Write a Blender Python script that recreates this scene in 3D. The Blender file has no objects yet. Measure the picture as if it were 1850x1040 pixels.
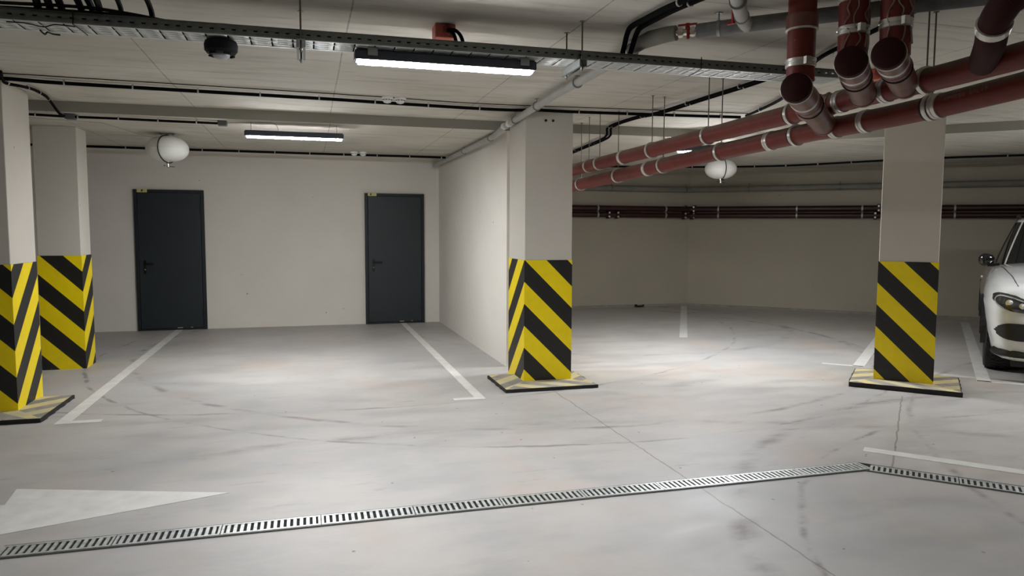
import bpy, bmesh, math, random
from mathutils import Vector, Matrix
random.seed(7)
PI = math.pi
S = bpy.context.scene
COL = S.collection

# ------------------------------------------------------------------ camera
cam_d = bpy.data.cameras.new('camera')
cam = bpy.data.objects.new('camera', cam_d)
COL.objects.link(cam)
YAW, PITCH, ROLL = 0.273692, 0.0802807, 0.0042369
F_PX = 1318.43
cam_d.sensor_fit = 'HORIZONTAL'
cam_d.sensor_width = 36.0
cam_d.lens = 36.0 * F_PX / 1850.0
cam_d.clip_start = 0.05
cam_d.clip_end = 200
_f0 = Vector((math.sin(YAW), math.cos(YAW), 0)); _r0 = Vector((math.cos(YAW), -math.sin(YAW), 0)); _u0 = Vector((0, 0, 1))
_f = math.cos(PITCH) * _f0 - math.sin(PITCH) * _u0
_u = math.cos(PITCH) * _u0 + math.sin(PITCH) * _f0
_r = math.cos(ROLL) * _r0 + math.sin(ROLL) * _u
_u2 = -math.sin(ROLL) * _r0 + math.cos(ROLL) * _u
m = Matrix((_r, _u2, -_f)).transposed().to_4x4()
m.translation = Vector((0, 0, 1.5))
cam.matrix_world = m
S.camera = cam

# ------------------------------------------------------------------ world and exposure
W = bpy.data.worlds.new('world'); S.world = W; W.use_nodes = True
W.node_tree.nodes['Background'].inputs[0].default_value = (0.86, 0.80, 0.68, 1)
W.node_tree.nodes['Background'].inputs[1].default_value = 0.02
S.view_settings.view_transform = 'Standard'
S.view_settings.look = 'None'
S.view_settings.exposure = 2.15
S.view_settings.gamma = 1.0
S.view_settings.use_curve_mapping = False
LAMP_STRENGTH = 62.0
LAMP_COLOR = (0.95, 0.965, 1.0, 1)

# ------------------------------------------------------------------ materials
def srgb(r, g, b):
    f = lambda c: (c / 255 / 12.92) if c / 255 <= 0.04045 else ((c / 255 + 0.055) / 1.055) ** 2.4
    return (f(r), f(g), f(b), 1)

class NT:
    def __init__(s, name):
        s.m = bpy.data.materials.new(name); s.m.use_nodes = True
        s.t = s.m.node_tree; s.b = s.t.nodes['Principled BSDF']; s.o = s.t.nodes['Material Output']
    def n(s, typ, **kw):
        x = s.t.nodes.new(typ)
        for k, v in kw.items():
            if k.startswith('i_'):
                x.inputs[k[2:].replace('_', ' ')].default_value = v
            else:
                setattr(x, k, v)
        return x
    def l(s, a, b): s.t.links.new(a, b)
    def coord(s, which='Object', scale=(1, 1, 1)):
        c = s.n('ShaderNodeTexCoord'); mp = s.n('ShaderNodeMapping'); mp.inputs['Scale'].default_value = scale
        s.l(c.outputs[which], mp.inputs[0]); return mp.outputs[0]
    def noise(s, v, scale, detail=4, rough=0.55):
        x = s.n('ShaderNodeTexNoise'); x.inputs['Scale'].default_value = scale; x.inputs['Detail'].default_value = detail
        x.inputs['Roughness'].default_value = rough; s.l(v, x.inputs['Vector']); return x.outputs['Fac']
    def ramp(s, f, stops):
        x = s.n('ShaderNodeValToRGB'); e = x.color_ramp.elements
        while len(e) < len(stops): e.new(0.5)
        for i, (p, c) in enumerate(stops):
            e[i].position = p; e[i].color = c if len(c) == 4 else (*c, 1)
        s.l(f, x.inputs[0]); return x.outputs[0]
    def mix(s, f, a, b, typ='MIX'):
        x = s.n('ShaderNodeMix', data_type='RGBA', blend_type=typ)
        for inp, v in ((x.inputs[0], f), (x.inputs[6], a), (x.inputs[7], b)):
            if hasattr(v, 'links') or hasattr(v, 'is_linked'): s.l(v, inp)
            else: inp.default_value = v
        return x.outputs[2]
    def math(s, op, a, b=None, c=None):
        x = s.n('ShaderNodeMath', operation=op)
        for i, v in enumerate((a, b, c)):
            if v is None: continue
            if isinstance(v, (int, float)): x.inputs[i].default_value = v
            else: s.l(v, x.inputs[i])
        return x.outputs[0]
    def bump(s, h, strength=0.3, dist=0.01):
        x = s.n('ShaderNodeBump'); x.inputs['Strength'].default_value = strength; x.inputs['Distance'].default_value = dist
        s.l(h, x.inputs['Height']); s.l(x.outputs[0], s.b.inputs['Normal'])

def simple(name, col, rough=0.5, metal=0.0, var=0.0, scale=8, coat=0.0, spec=0.5, bump=0.0):
    t = NT(name); t.b.inputs['Roughness'].default_value = rough; t.b.inputs['Metallic'].default_value = metal
    t.b.inputs['Coat Weight'].default_value = coat
    t.b.inputs['Specular IOR Level'].default_value = spec
    v = t.coord('Object'); n = t.noise(v, scale)
    lo = tuple(c * (1 - var) for c in col[:3]) + (1,)
    hi = tuple(min(1, c * (1 + var)) for c in col[:3]) + (1,)
    t.l(t.ramp(n, [(0.3, lo), (0.7, hi)]), t.b.inputs['Base Color'])
    if bump: t.bump(n, bump, 0.005)
    return t.m

def wall_mat(name, col, pits=True):
    t = NT(name); t.b.inputs['Roughness'].default_value = 0.9; t.b.inputs['Specular IOR Level'].default_value = 0.2
    v = t.coord('Object')
    n1 = t.noise(v, 0.8, 5); n2 = t.noise(v, 14, 6, 0.7)
    c = t.ramp(n1, [(0.3, tuple(x * 0.93 for x in col[:3])), (0.7, tuple(min(1, x * 1.04) for x in col[:3]))])
    c = t.mix(t.ramp(n2, [(0.35, (0.06,) * 3), (0.65, (0, 0, 0))]), c, (col[0] * .75, col[1] * .75, col[2] * .72, 1))
    if pits:
        vo = t.n('ShaderNodeTexVoronoi'); vo.inputs['Scale'].default_value = 4.3; t.l(v, vo.inputs['Vector'])
        n3 = t.noise(v, 1.3, 2, 0.5)
        pit = t.math('MULTIPLY', t.math('LESS_THAN', vo.outputs['Distance'], 0.045), t.ramp(n3, [(0.50, (0, 0, 0)), (0.56, (0.8,) * 3)]))
        c = t.mix(pit, c, (0.20, 0.18, 0.15, 1))
    t.l(c, t.b.inputs['Base Color'])
    t.bump(n2, 0.25, 0.004)
    return t.m

def ceiling_mat():
    t = NT('cast_concrete'); t.b.inputs['Roughness'].default_value = 0.85; t.b.inputs['Specular IOR Level'].default_value = 0.25
    v = t.coord('Object'); vs = t.coord('Object', (0.5, 3.0, 1))
    n1 = t.noise(v, 0.9, 5); n2 = t.noise(vs, 3.0, 6, 0.65)
    c = t.ramp(n1, [(0.3, (0.54, 0.51, 0.44)), (0.7, (0.66, 0.63, 0.56))])
    c = t.mix(t.ramp(n2, [(0.30, (0.45,) * 3), (0.5, (0, 0, 0)), (0.72, (0, 0, 0))]), c, (0.30, 0.28, 0.235, 1))
    n3 = t.noise(vs, 9.0, 3, 0.5)
    c = t.mix(t.ramp(n3, [(0.70, (0, 0, 0)), (0.76, (0.35,) * 3)]), c, (0.16, 0.14, 0.11, 1))
    # formwork joints every 1.25 m and staggered cross joints
    sx = t.n('ShaderNodeSeparateXYZ'); t.l(v, sx.inputs[0]); X, Y = sx.outputs[0], sx.outputs[1]
    wob = t.math('MULTIPLY', t.math('SUBTRACT', n1, 0.5), 0.02)
    def near(coord, off, period, w):
        a = t.math('ADD', t.math('ADD', coord, off + 100 * period), wob)
        f = t.math('FRACT', t.math('DIVIDE', a, period))
        d = t.math('ABSOLUTE', t.math('SUBTRACT', f, 0.5))
        return t.math('LESS_THAN', d, w / period)
    jx = near(X, -0.245 + 0.625, 1.25, 0.0045)
    jy = near(Y, -5.86 + 1.25, 2.5, 0.004)
    j = t.math('MULTIPLY', t.math('MAXIMUM', jx, jy), t.ramp(n2, [(0.3, (0.75,) * 3), (0.62, (0.35,) * 3)]))
    c = t.mix(j, c, (0.13, 0.12, 0.10, 1))
    t.l(c, t.b.inputs['Base Color'])
    t.bump(n2, 0.35, 0.006)
    return t.m

def floor_mat():
    t = NT('sealed_concrete_floor'); v = t.coord('Object')
    n1 = t.noise(v, 0.45, 6, 0.6); n2 = t.noise(t.coord('Object', (1.0, 2.6, 1)), 1.6, 7, 0.62); n3 = t.noise(v, 26, 4, 0.7)
    c = t.ramp(n1, [(0.32, (0.36, 0.358, 0.35)), (0.5, (0.45, 0.432, 0.41)), (0.68, (0.53, 0.497, 0.455))])
    c = t.mix(t.ramp(n2, [(0.36, (0.42,) * 3), (0.52, (0, 0, 0))]), c, (0.315, 0.31, 0.305, 1))
    n4 = t.noise(t.coord('Object', (1.4, 1, 1)), 0.8, 5, 0.6)
    c = t.mix(t.ramp(n4, [(0.52, (0, 0, 0)), (0.66, (0.45,) * 3)]), c, (0.46, 0.375, 0.32, 1))
    # tyre scuffs: soft arcs
    sx = t.n('ShaderNodeSeparateXYZ'); t.l(v, sx.inputs[0]); X, Y = sx.outputs[0], sx.outputs[1]
    nz = t.noise(v, 2.2, 3)
    sc = None
    for (cx, cy, r, w, k) in [(2.6, 9.6, 4.55, 0.05, .35), (2.4, 9.4, 4.75, 0.025, .5), (5.6, 1.4, 3.9, 0.09, .30), (5.3, 1.2, 3.45, 0.03, .4), (9.5, 0.5, 6.4, 0.04, .3), (1.0, -1.6, 6.9, 0.10, .22), (0.5, 12.4, 6.3, 0.03, .35), (4.4, 10.9, 3.0, 0.10, .22)]:
        dx = t.math('SUBTRACT', X, cx); dy = t.math('SUBTRACT', Y, cy)
        rr = t.math('SQRT', t.math('ADD', t.math('MULTIPLY', dx, dx), t.math('MULTIPLY', dy, dy)))
        rr = t.math('ADD', rr, t.math('MULTIPLY', t.math('SUBTRACT', nz, 0.5), 0.12))
        d = t.math('ABSOLUTE', t.math('SUBTRACT', rr, r))
        a = t.math('MULTIPLY', t.math('MAXIMUM', t.math('SUBTRACT', 1.0, t.math('DIVIDE', d, w)), 0.0), k)
        a = t.math('MULTIPLY', a, t.math('MAXIMUM', t.math('MULTIPLY', t.math('SUBTRACT', n2, 0.44), 9.0), 0.0))
        a = t.math('MINIMUM', t.math('MULTIPLY', a, 1.5), 0.7)
        sc = a if sc is None else t.math('MAXIMUM', sc, a)
    c = t.mix(sc, c, (0.19, 0.17, 0.165, 1))
    pv = t.coord('Object', (1.0, 5.5, 1)); sm = t.noise(pv, 1.9, 7, 0.72)
    zone = t.math('MULTIPLY', t.math('GREATER_THAN', Y, 3.9), t.math('LESS_THAN', Y, 6.9))
    c = t.mix(t.math('MULTIPLY', zone, t.ramp(sm, [(0.60, (0, 0, 0)), (0.72, (0.5,) * 3)])), c, (0.20, 0.15, 0.135, 1))
    # saw-cut joints
    wob = t.math('MULTIPLY', t.math('SUBTRACT', t.noise(v, 5, 4), 0.5), 0.05)
    d1 = t.math('ABSOLUTE', t.math('SUBTRACT', t.math('ADD', X, wob), 2.19))
    g1 = t.math('MULTIPLY', t.math('LESS_THAN', d1, 0.0055), t.math('LESS_THAN', Y, 6.4))
    d2 = t.math('ABSOLUTE', t.math('SUBTRACT', t.math('ADD', t.math('SUBTRACT', X, Y), wob), -0.15))
    g2 = t.math('MULTIPLY', t.math('LESS_THAN', d2, 0.008), t.math('MULTIPLY', t.math('GREATER_THAN', X, 3.5), t.math('LESS_THAN', X, 5.2)))
    c = t.mix(t.math('MULTIPLY', t.math('MAXIMUM', g1, g2), 0.62), c, (0.17, 0.13, 0.10, 1))
    # crumbs and specks
    vo = t.n('ShaderNodeTexVoronoi'); vo.inputs['Scale'].default_value = 4.6; t.l(v, vo.inputs['Vector'])
    sp = t.math('MULTIPLY', t.math('LESS_THAN', vo.outputs['Distance'], 0.045), t.ramp(n3, [(0.42, (0, 0, 0)), (0.5, (0.8,) * 3)]))
    c = t.mix(sp, c, (0.12, 0.10, 0.08, 1))
    t.l(c, t.b.inputs['Base Color'])
    t.l(t.ramp(n2, [(0.3, (0.42,) * 3), (0.7, (0.62,) * 3)]), t.b.inputs['Roughness'])
    t.b.inputs['Specular IOR Level'].default_value = 0.35
    t.bump(n3, 0.10, 0.002)
    return t.m

def stripe_mat(name, yellow, black, wear=0.0, rough=0.45):
    # the UV's first value is the running stripe count, so each guard carries its own chevron
    t = NT(name); u = t.n('ShaderNodeUVMap'); u.uv_map = 'stripes'
    sx = t.n('ShaderNodeSeparateXYZ'); t.l(u.outputs[0], sx.inputs[0])
    f = t.math('FRACT', t.math('ADD', sx.outputs[0], 50.0))
    g = t.math('LESS_THAN', f, 0.5)
    v = t.coord('Object'); n = t.noise(v, 9, 6, 0.65)
    bk = t.ramp(n, [(0.3, black), (0.7, tuple(min(1, x * 1.25 + 0.002) for x in black[:3]))])
    yl = t.ramp(n, [(0.25, tuple(x * 0.9 for x in yellow[:3])), (0.7, yellow)])
    c = t.mix(g, bk, yl)
    if wear:
        n2 = t.noise(v, 5, 6, 0.7)
        c = t.mix(t.ramp(n2, [(0.42, (0, 0, 0)), (0.60, (wear,) * 3)]), c, (0.42, 0.39, 0.34, 1))
    else:
        n2 = t.noise(v, 20, 3, 0.6)
        c = t.mix(t.ramp(n2, [(0.72, (0, 0, 0)), (0.76, (0.4,) * 3)]), c, (0.28, 0.27, 0.22, 1))
    t.l(c, t.b.inputs['Base Color']); t.b.inputs['Roughness'].default_value = rough
    return t.m

def pipe_mat():
    t = NT('red_brown_sewer_pipe'); v = t.coord('Object'); n = t.noise(v, 6, 5, 0.65)
    c = t.ramp(n, [(0.3, (0.135, 0.022, 0.016)), (0.7, (0.175, 0.032, 0.024))])
    g = t.n('ShaderNodeNewGeometry'); sx = t.n('ShaderNodeSeparateXYZ'); t.l(g.outputs['Normal'], sx.inputs[0])
    # settled dust on whatever faces up
    d = t.math('MULTIPLY', t.math('MAXIMUM', t.math('SUBTRACT', t.math('MULTIPLY', sx.outputs[2], 1.5), 0.1), 0.0), t.ramp(n, [(0.35, (0.5,) * 3), (0.6, (0.9,) * 3)]))
    c = t.mix(t.math('MINIMUM', d, 0.75), c, (0.20, 0.165, 0.13, 1))
    n2 = t.noise(v, 30, 4, 0.7)
    c = t.mix(t.ramp(n2, [(0.66, (0, 0, 0)), (0.74, (0.5,) * 3)]), c, (0.34, 0.26, 0.22, 1))
    t.l(c, t.b.inputs['Base Color']); t.b.inputs['Roughness'].default_value = 0.5; t.b.inputs['Specular IOR Level'].default_value = 0.28
    return t.m

def emit_mat(name, col, st):
    t = NT(name); t.b.inputs['Base Color'].default_value = (0.9, 0.9, 0.9, 1)
    t.b.inputs['Emission Color'].default_value = col; t.b.inputs['Emission Strength'].default_value = st
    return t.m

M = {}
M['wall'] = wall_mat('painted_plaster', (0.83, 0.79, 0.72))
M['shaded_wing_wall'] = wall_mat('shaded_wing_plaster', (0.44, 0.40, 0.32))  # wall plaster darkened so its colour carries the shade of the wing
M['column'] = wall_mat('painted_column', (0.60, 0.565, 0.50), True)
M['ceiling'] = ceiling_mat()
M['slab_edge'] = wall_mat('raw_slab_edge', (0.30, 0.285, 0.245), False)
M['floor'] = floor_mat()
M['stripe'] = stripe_mat('hazard_paint', (0.95, 0.73, 0.0, 1), (0.010, 0.010, 0.009, 1))
M['stripe_worn'] = stripe_mat('worn_hazard_paint', (0.66, 0.57, 0.27, 1), (0.22, 0.205, 0.18, 1), 0.55, 0.8)
M['pad'] = simple('pad_concrete', (0.30, 0.28, 0.245), 0.9, var=0.15)
M['pad_edge'] = simple('tarry_pad_edge', (0.013, 0.012, 0.011), 0.75, var=0.35, scale=20, bump=0.6)
M['marking'] = simple('white_road_paint', (0.66, 0.65, 0.61), 0.6, var=0.10, scale=7)
M['door'] = simple('dark_blue_grey_door_paint', (0.018, 0.026, 0.032), 0.42, var=0.08, scale=2)
M['door_frame'] = simple('dark_door_frame_paint', (0.008, 0.012, 0.015), 0.5, var=0.08)
M['black_handle'] = simple('black_handle', (0.006, 0.006, 0.006), 0.3)
M['chrome'] = simple('chrome', (0.7, 0.7, 0.7), 0.2, 1.0)
M['sticker'] = simple('yellowed_sticker', (0.62, 0.60, 0.22), 0.6, var=0.15, scale=20)
M['sticker_ink'] = simple('sticker_ink', (0.05, 0.05, 0.03), 0.6)
M['galv'] = simple('galvanised_steel', (0.30, 0.32, 0.31), 0.45, 0.75, var=0.15, scale=15)
M['galv_side'] = simple('galvanised_steel_dull', (0.17, 0.18, 0.17), 0.5, 0.6, var=0.12, scale=10)
M['galv_light'] = simple('galvanised_steel_clean', (0.58, 0.60, 0.58), 0.5, 0.35, var=0.1, scale=12)
M['grate'] = simple('zinc_grating', (0.62, 0.64, 0.62), 0.45, 0.65, var=0.25, scale=30)
M['dark_hole'] = simple('channel_dark', (0.010, 0.009, 0.008), 0.9)
M['rod'] = simple('threaded_rod', (0.16, 0.15, 0.13), 0.45, 0.7)
M['conduit'] = simple('black_corrugated_conduit', (0.006, 0.006, 0.006), 0.85, spec=0.06)
M['cable'] = simple('black_cable', (0.007, 0.007, 0.007), 0.5, spec=0.3)
M['thin_line'] = simple('grey_wire', (0.12, 0.11, 0.10), 0.6)
M['clip'] = simple('zinc_clip', (0.45, 0.44, 0.42), 0.4, 0.4)
M['box_grey'] = simple('grey_plastic_box', (0.085, 0.095, 0.10), 0.6)
M['box_orange'] = simple('orange_red_plastic_box', (0.72, 0.175, 0.115), 0.5, var=0.08)
M['box_orange_lid'] = simple('dark_red_plastic_face', (0.30, 0.05, 0.035), 0.5)
M['lamp_body'] = simple('dark_grey_lamp_housing', (0.035, 0.042, 0.06), 0.5)
M['lens'] = emit_mat('lit_lamp_lens', LAMP_COLOR, LAMP_STRENGTH * 0.86)
M['lens_mid'] = emit_mat('lit_lamp_lens_mid', LAMP_COLOR, LAMP_STRENGTH * 1.02)
M['lens_strong'] = emit_mat('lit_lamp_lens_strong', LAMP_COLOR, LAMP_STRENGTH * 1.45)
M['white_plastic'] = simple('white_plastic', (0.78, 0.78, 0.76), 0.35)
M['tank'] = simple('white_enamel', (0.72, 0.72, 0.68), 0.38, var=0.05, scale=3)
M['black_plastic'] = simple('black_plastic', (0.005, 0.006, 0.008), 0.55, spec=0.2)
M['frosted'] = simple('frosted_dome', (0.45, 0.46, 0.46), 0.3)
M['red_pipe'] = pipe_mat()
M['cap'] = simple('dark_pipe_cap', (0.032, 0.006, 0.005), 0.75, spec=0.2, var=0.2, scale=12)
M['fitting'] = simple('dusty_brown_fitting', (0.15, 0.055, 0.04), 0.4, var=0.35, scale=12)
M['clamp'] = simple('pipe_clamp_steel', (0.62, 0.60, 0.55), 0.35, 0.55, var=0.2, scale=25)
M['rubber'] = simple('black_rubber', (0.006, 0.006, 0.006), 0.7)
M['fire_pipe'] = simple('dark_red_fire_pipe', (0.030, 0.005, 0.006), 0.4, var=0.2)
M['lagging'] = simple('grey_pipe_lagging', (0.19, 0.19, 0.185), 0.75, var=0.18, scale=14, bump=0.4)
M['grey_pipe'] = simple('grey_plastic_pipe', (0.42, 0.41, 0.38), 0.5, var=0.1)
M['lagging_light'] = simple('light_lagging', (0.22, 0.21, 0.175), 0.8, var=0.12, scale=8)
M['valve_red'] = simple('red_valve_handle', (0.32, 0.02, 0.015), 0.4)
M['brass'] = simple('nickel_brass', (0.65, 0.60, 0.52), 0.25, 0.9)
M['tape'] = simple('wrinkled_tape', (0.24, 0.16, 0.13), 0.3, var=0.4, scale=25, bump=0.9)
M['stamp'] = simple('pale_pipe_print', (0.30, 0.16, 0.13), 0.6)
M['car_paint'] = simple('white_car_paint', (0.78, 0.79, 0.78), 0.22, coat=1.0)
M['car_black'] = simple('black_trim', (0.010, 0.010, 0.010), 0.4)
M['car_gloss'] = simple('gloss_black', (0.006, 0.006, 0.007), 0.12, coat=0.6)
M['car_glass'] = simple('tinted_glass', (0.008, 0.010, 0.010), 0.05, spec=0.6)
M['tyre'] = simple('tyre_rubber', (0.014, 0.013, 0.012), 0.75, bump=0.3)
M['alloy'] = simple('dark_alloy', (0.25, 0.25, 0.26), 0.3, 0.9)
M['lampglass'] = simple('headlamp_glass', (0.035, 0.038, 0.042), 0.06, coat=1.0)
M['reflector'] = simple('headlamp_reflector', (0.8, 0.82, 0.85), 0.35, 0.8)
M['spill'] = simple('black_debris', (0.01, 0.01, 0.01), 0.8)

# ------------------------------------------------------------------ mesh helper
class MB:
    def __init__(s): s.v = []; s.f = []; s.uv = {}
    def add(s, vs, fs):
        o = len(s.v); s.v += [Vector(p) for p in vs]; s.f += [tuple(i + o for i in f) for f in fs]
        return s
    def box(s, c, size, rz=0.0, R=None):
        hx, hy, hz = (x / 2 for x in size); Rm = R if R is not None else Matrix.Rotation(rz, 3, 'Z'); c = Vector(c)
        vs = [c + Rm @ Vector((a * hx, b * hy, d * hz)) for d in (-1, 1) for b in (-1, 1) for a in (-1, 1)]
        return s.add(vs, [(0, 2, 3, 1), (4, 5, 7, 6), (0, 1, 5, 4), (2, 6, 7, 3), (0, 4, 6, 2), (1, 3, 7, 5)])
    def prism(s, poly, z0, z1):
        n = len(poly); vs = [(x, y, z0) for x, y in poly] + [(x, y, z1) for x, y in poly]
        fs = [tuple(reversed(range(n))), tuple(range(n, 2 * n))] + [(i, (i + 1) % n, n + (i + 1) % n, n + i) for i in range(n)]
        return s.add(vs, fs)
    def rings(s, rings, cap=True, close=False):
        n = len(rings[0]); vs = [p for r in rings for p in r]; fs = []
        K = len(rings)
        for k in range(K - 1 + (1 if close else 0)):
            a = k * n; b = ((k + 1) % K) * n
            for i in range(n):
                j = (i + 1) % n; fs.append((a + i, a + j, b + j, b + i))
        if cap and not close: fs += [tuple(reversed(range(n))), tuple(range((K - 1) * n, K * n))]
        return s.add(vs, fs)
    def tube(s, pts, r, n=10, cap=True):
        pts = [Vector(p) for p in pts]; rr = r if isinstance(r, (list, tuple)) else [r] * len(pts)
        out = []; up = None
        for i, p in enumerate(pts):
            a = pts[max(0, i - 1)]; b = pts[min(len(pts) - 1, i + 1)]; d = (b - a).normalized()
            if up is None:
                up = Vector((0, 0, 1)) if abs(d.z) < 0.95 else Vector((1, 0, 0))
            x = d.cross(up).normalized(); y = x.cross(d).normalized(); up = y
            k = 1.0
            if 0 < i < len(pts) - 1:
                c = (pts[i] - a).normalized().dot((b - pts[i]).normalized()); k = 1 / max(0.6, math.sqrt((1 + c) / 2))
            out.append([p + rr[i] * (math.cos(2 * PI * j / n) * x + math.sin(2 * PI * j / n) * y) for j in range(n)])
        return s.rings(out, cap)
    def lathe(s, prof, c=(0, 0, 0), axis=(0, 0, 1), n=24):
        c = Vector(c); ax = Vector(axis).normalized(); t = Vector((1, 0, 0)) if abs(ax.x) < 0.9 else Vector((0, 1, 0))
        x = (t - ax * t.dot(ax)).normalized(); y = ax.cross(x)
        return s.rings([[c + ax * h + max(r, 1e-4) * (math.cos(2 * PI * j / n) * x + math.sin(2 * PI * j / n) * y) for j in range(n)] for r, h in prof], True)
    def quad(s, a, b, c, d, uv=None):
        o = len(s.v); s.add([a, b, c, d], [(0, 1, 2, 3)])
        if uv: s.uv[len(s.f) - 1] = uv
        return s
    def mesh(s, name, off=Vector((0, 0, 0))):
        me = bpy.data.meshes.new(name); me.from_pydata([p - off for p in s.v], [], s.f)
        if s.uv:
            L = me.uv_layers.new(name='stripes')
            for fi, uv in s.uv.items():
                pl = me.polygons[fi]
                for k, li in enumerate(pl.loop_indices): L.data[li].uv = uv[k]
        bm = bmesh.new(); bm.from_mesh(me)
        if not s.uv: bmesh.ops.recalc_face_normals(bm, faces=bm.faces)
        bm.to_mesh(me); bm.free()
        for p in me.polygons: p.use_smooth = True
        me.set_sharp_from_angle(angle=math.radians(34))
        me.update(); return me

def part(name, mb, mat, parent, off=None, bevel=0.0, label=None, solid=0.0):
    """one part of a thing; its geometry is written in world space when off is the thing's place"""
    off = Vector(off) if off is not None else Vector((0, 0, 0))
    o = bpy.data.objects.new(name, mb.mesh(name, off)); COL.objects.link(o); o.data.materials.append(M[mat] if isinstance(mat, str) else mat)
    if parent: o.parent = parent
    if bevel:
        b = o.modifiers.new('bevel', 'BEVEL'); b.width = bevel; b.segments = 2; b.limit_method = 'ANGLE'
    if solid:
        b = o.modifiers.new('solid', 'SOLIDIFY'); b.thickness = solid; b.offset = 0
    if label: o['label'] = label
    return o
def tag(o, label, cat, group=None, kind=None):
    o['label'] = label; o['category'] = cat
    if group: o['group'] = group
    if kind: o['kind'] = kind
    return o
def thing(name, label, cat, loc=(0, 0, 0), rz=0.0, group=None):
    o = bpy.data.objects.new(name, None); COL.objects.link(o); o.location = loc; o.rotation_euler = (0, 0, rz)
    o.empty_display_size = 0.1
    return tag(o, label, cat, group)
def solo(name, mb, mat, label, cat, group=None, bevel=0.0, loc=None):
    if loc is None:
        xs = [p.x for p in mb.v]; ys = [p.y for p in mb.v]; zs = [p.z for p in mb.v]
        loc = Vector(((min(xs) + max(xs)) / 2, (min(ys) + max(ys)) / 2, min(zs)))
    o = part(name, mb, mat, None, loc, bevel); o.location = loc
    return tag(o, label, cat, group)
def struct(name, mb, mat, label=None, bevel=0.0):
    o = part(name, mb, mat, None, None, bevel); o['kind'] = 'structure'
    if label: o['label'] = label
    o['category'] = name.split('_')[0]
    return o
def copy_thing(src, loc, rz=None, label=None, group=None):
    c = src.copy(); COL.objects.link(c); c.location = loc
    if rz is not None: c.rotation_euler = (0, 0, rz)
    for ch in list(src.children):
        k = ch.copy(); COL.objects.link(k); k.parent = c
        for g in list(ch.children):
            h = g.copy(); COL.objects.link(h); h.parent = k
    if label: c['label'] = label
    if group: c['group'] = group
    return c

H1, H2 = 2.64, 2.545           # slab underside, drop panel underside
R2 = math.sqrt(0.5)

# ------------------------------------------------------------------ setting
struct('floor', MB().box((4, 5, -0.15), (30, 24, 0.3)), 'floor', 'pale grey sealed concrete garage floor with stains and saw-cut joints')
struct('ceiling', MB().box((4, 5, H1 + 0.15), (30, 24, 0.3)), 'ceiling', 'raw cast concrete ceiling slab with formwork joints')
# thicker drop panel band of the slab: underside at H2, front edge steps down at y = 7.55 and turns with the wing
inner = [(-9.0, 7.60), (-2.3, 7.58), (2.0, 7.60), (5.55, 7.50), (10.6, 2.45)]
outer = [(13.6, 4.0), (9.15, 7.85), (8.25, 8.95), (7.3, 10.2), (5.6, 10.95), (4.1, 11.1), (2.06, 10.45), (-9.0, 10.45)]
dp = struct('trim_1', MB().prism(inner + outer, H2, H1 + 0.01), 'ceiling', 'lower concrete drop panel band across the ceiling above the pillars')
ef = MB()
for a, b in zip(inner[:-1], inner[1:]):
    a = Vector((*a, 0)); b = Vector((*b, 0)); d = (b - a).normalized(); nrm = Vector((d.y, -d.x, 0))
    mid = (a + b) / 2 + nrm * 0.003; ef.box((mid.x, mid.y, (H1 + H2) / 2 - 0.001), ((b - a).length, 0.006, H1 - H2), math.atan2(d.y, d.x))
struct('trim_2', ef, 'slab_edge', 'rough grey front edge of the drop panel')

def wall(name, a, b, t, mat='wall', z1=H1, label=None):
    """wall face runs a -> b, thickness t to the left of that direction"""
    a = Vector((*a, 0)); b = Vector((*b, 0)); d = (b - a).normalized(); n = Vector((-d.y, d.x, 0)) * t
    p = [a, b, b + n, a + n]
    return struct(name, MB().prism([(q.x, q.y) for q in p], 0, z1), mat, label)
wall('wall_back', (-9.0, 11.645), (2.245, 11.645), 0.25, label='cream painted back wall with two dark doors')
wall('wall_side', (2.078, 7.62), (2.045, 11.645), -0.19, label='cream painted wall closing the empty bay on its right')
wall('wall_far', (2.245, 13.05), (7.30, 13.05), 0.25, mat='shaded_wing_wall', label='far wall of the right wing behind the pipes')
wall('wall_right', (7.30, 13.05), (13.6, 7.35), 0.25, mat='shaded_wing_wall', label='angled wall of the right wing behind the white car')
wall('wall_left', (-9.0, -6.0), (-9.0, 11.645), 0.25, label='left end wall beyond the frame')

# low mortar fillet / dirt upstand along the walls of the wing
fb = MB()
fb.box((4.78, 13.03, 0.02), (5.03, 0.05, 0.04))
d = Vector((6.3, -5.7, 0)).normalized()
c = Vector((7.30, 13.05, 0)) + d * 4.2 + Vector((-d.y, d.x, 0)) * -0.02
fb.box((c.x, c.y, 0.02), (8.4, 0.05, 0.04), math.atan2(d.y, d.x))
struct('baseboard_back', fb, 'pad', 'low rough mortar fillet at the foot of the far walls')

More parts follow.
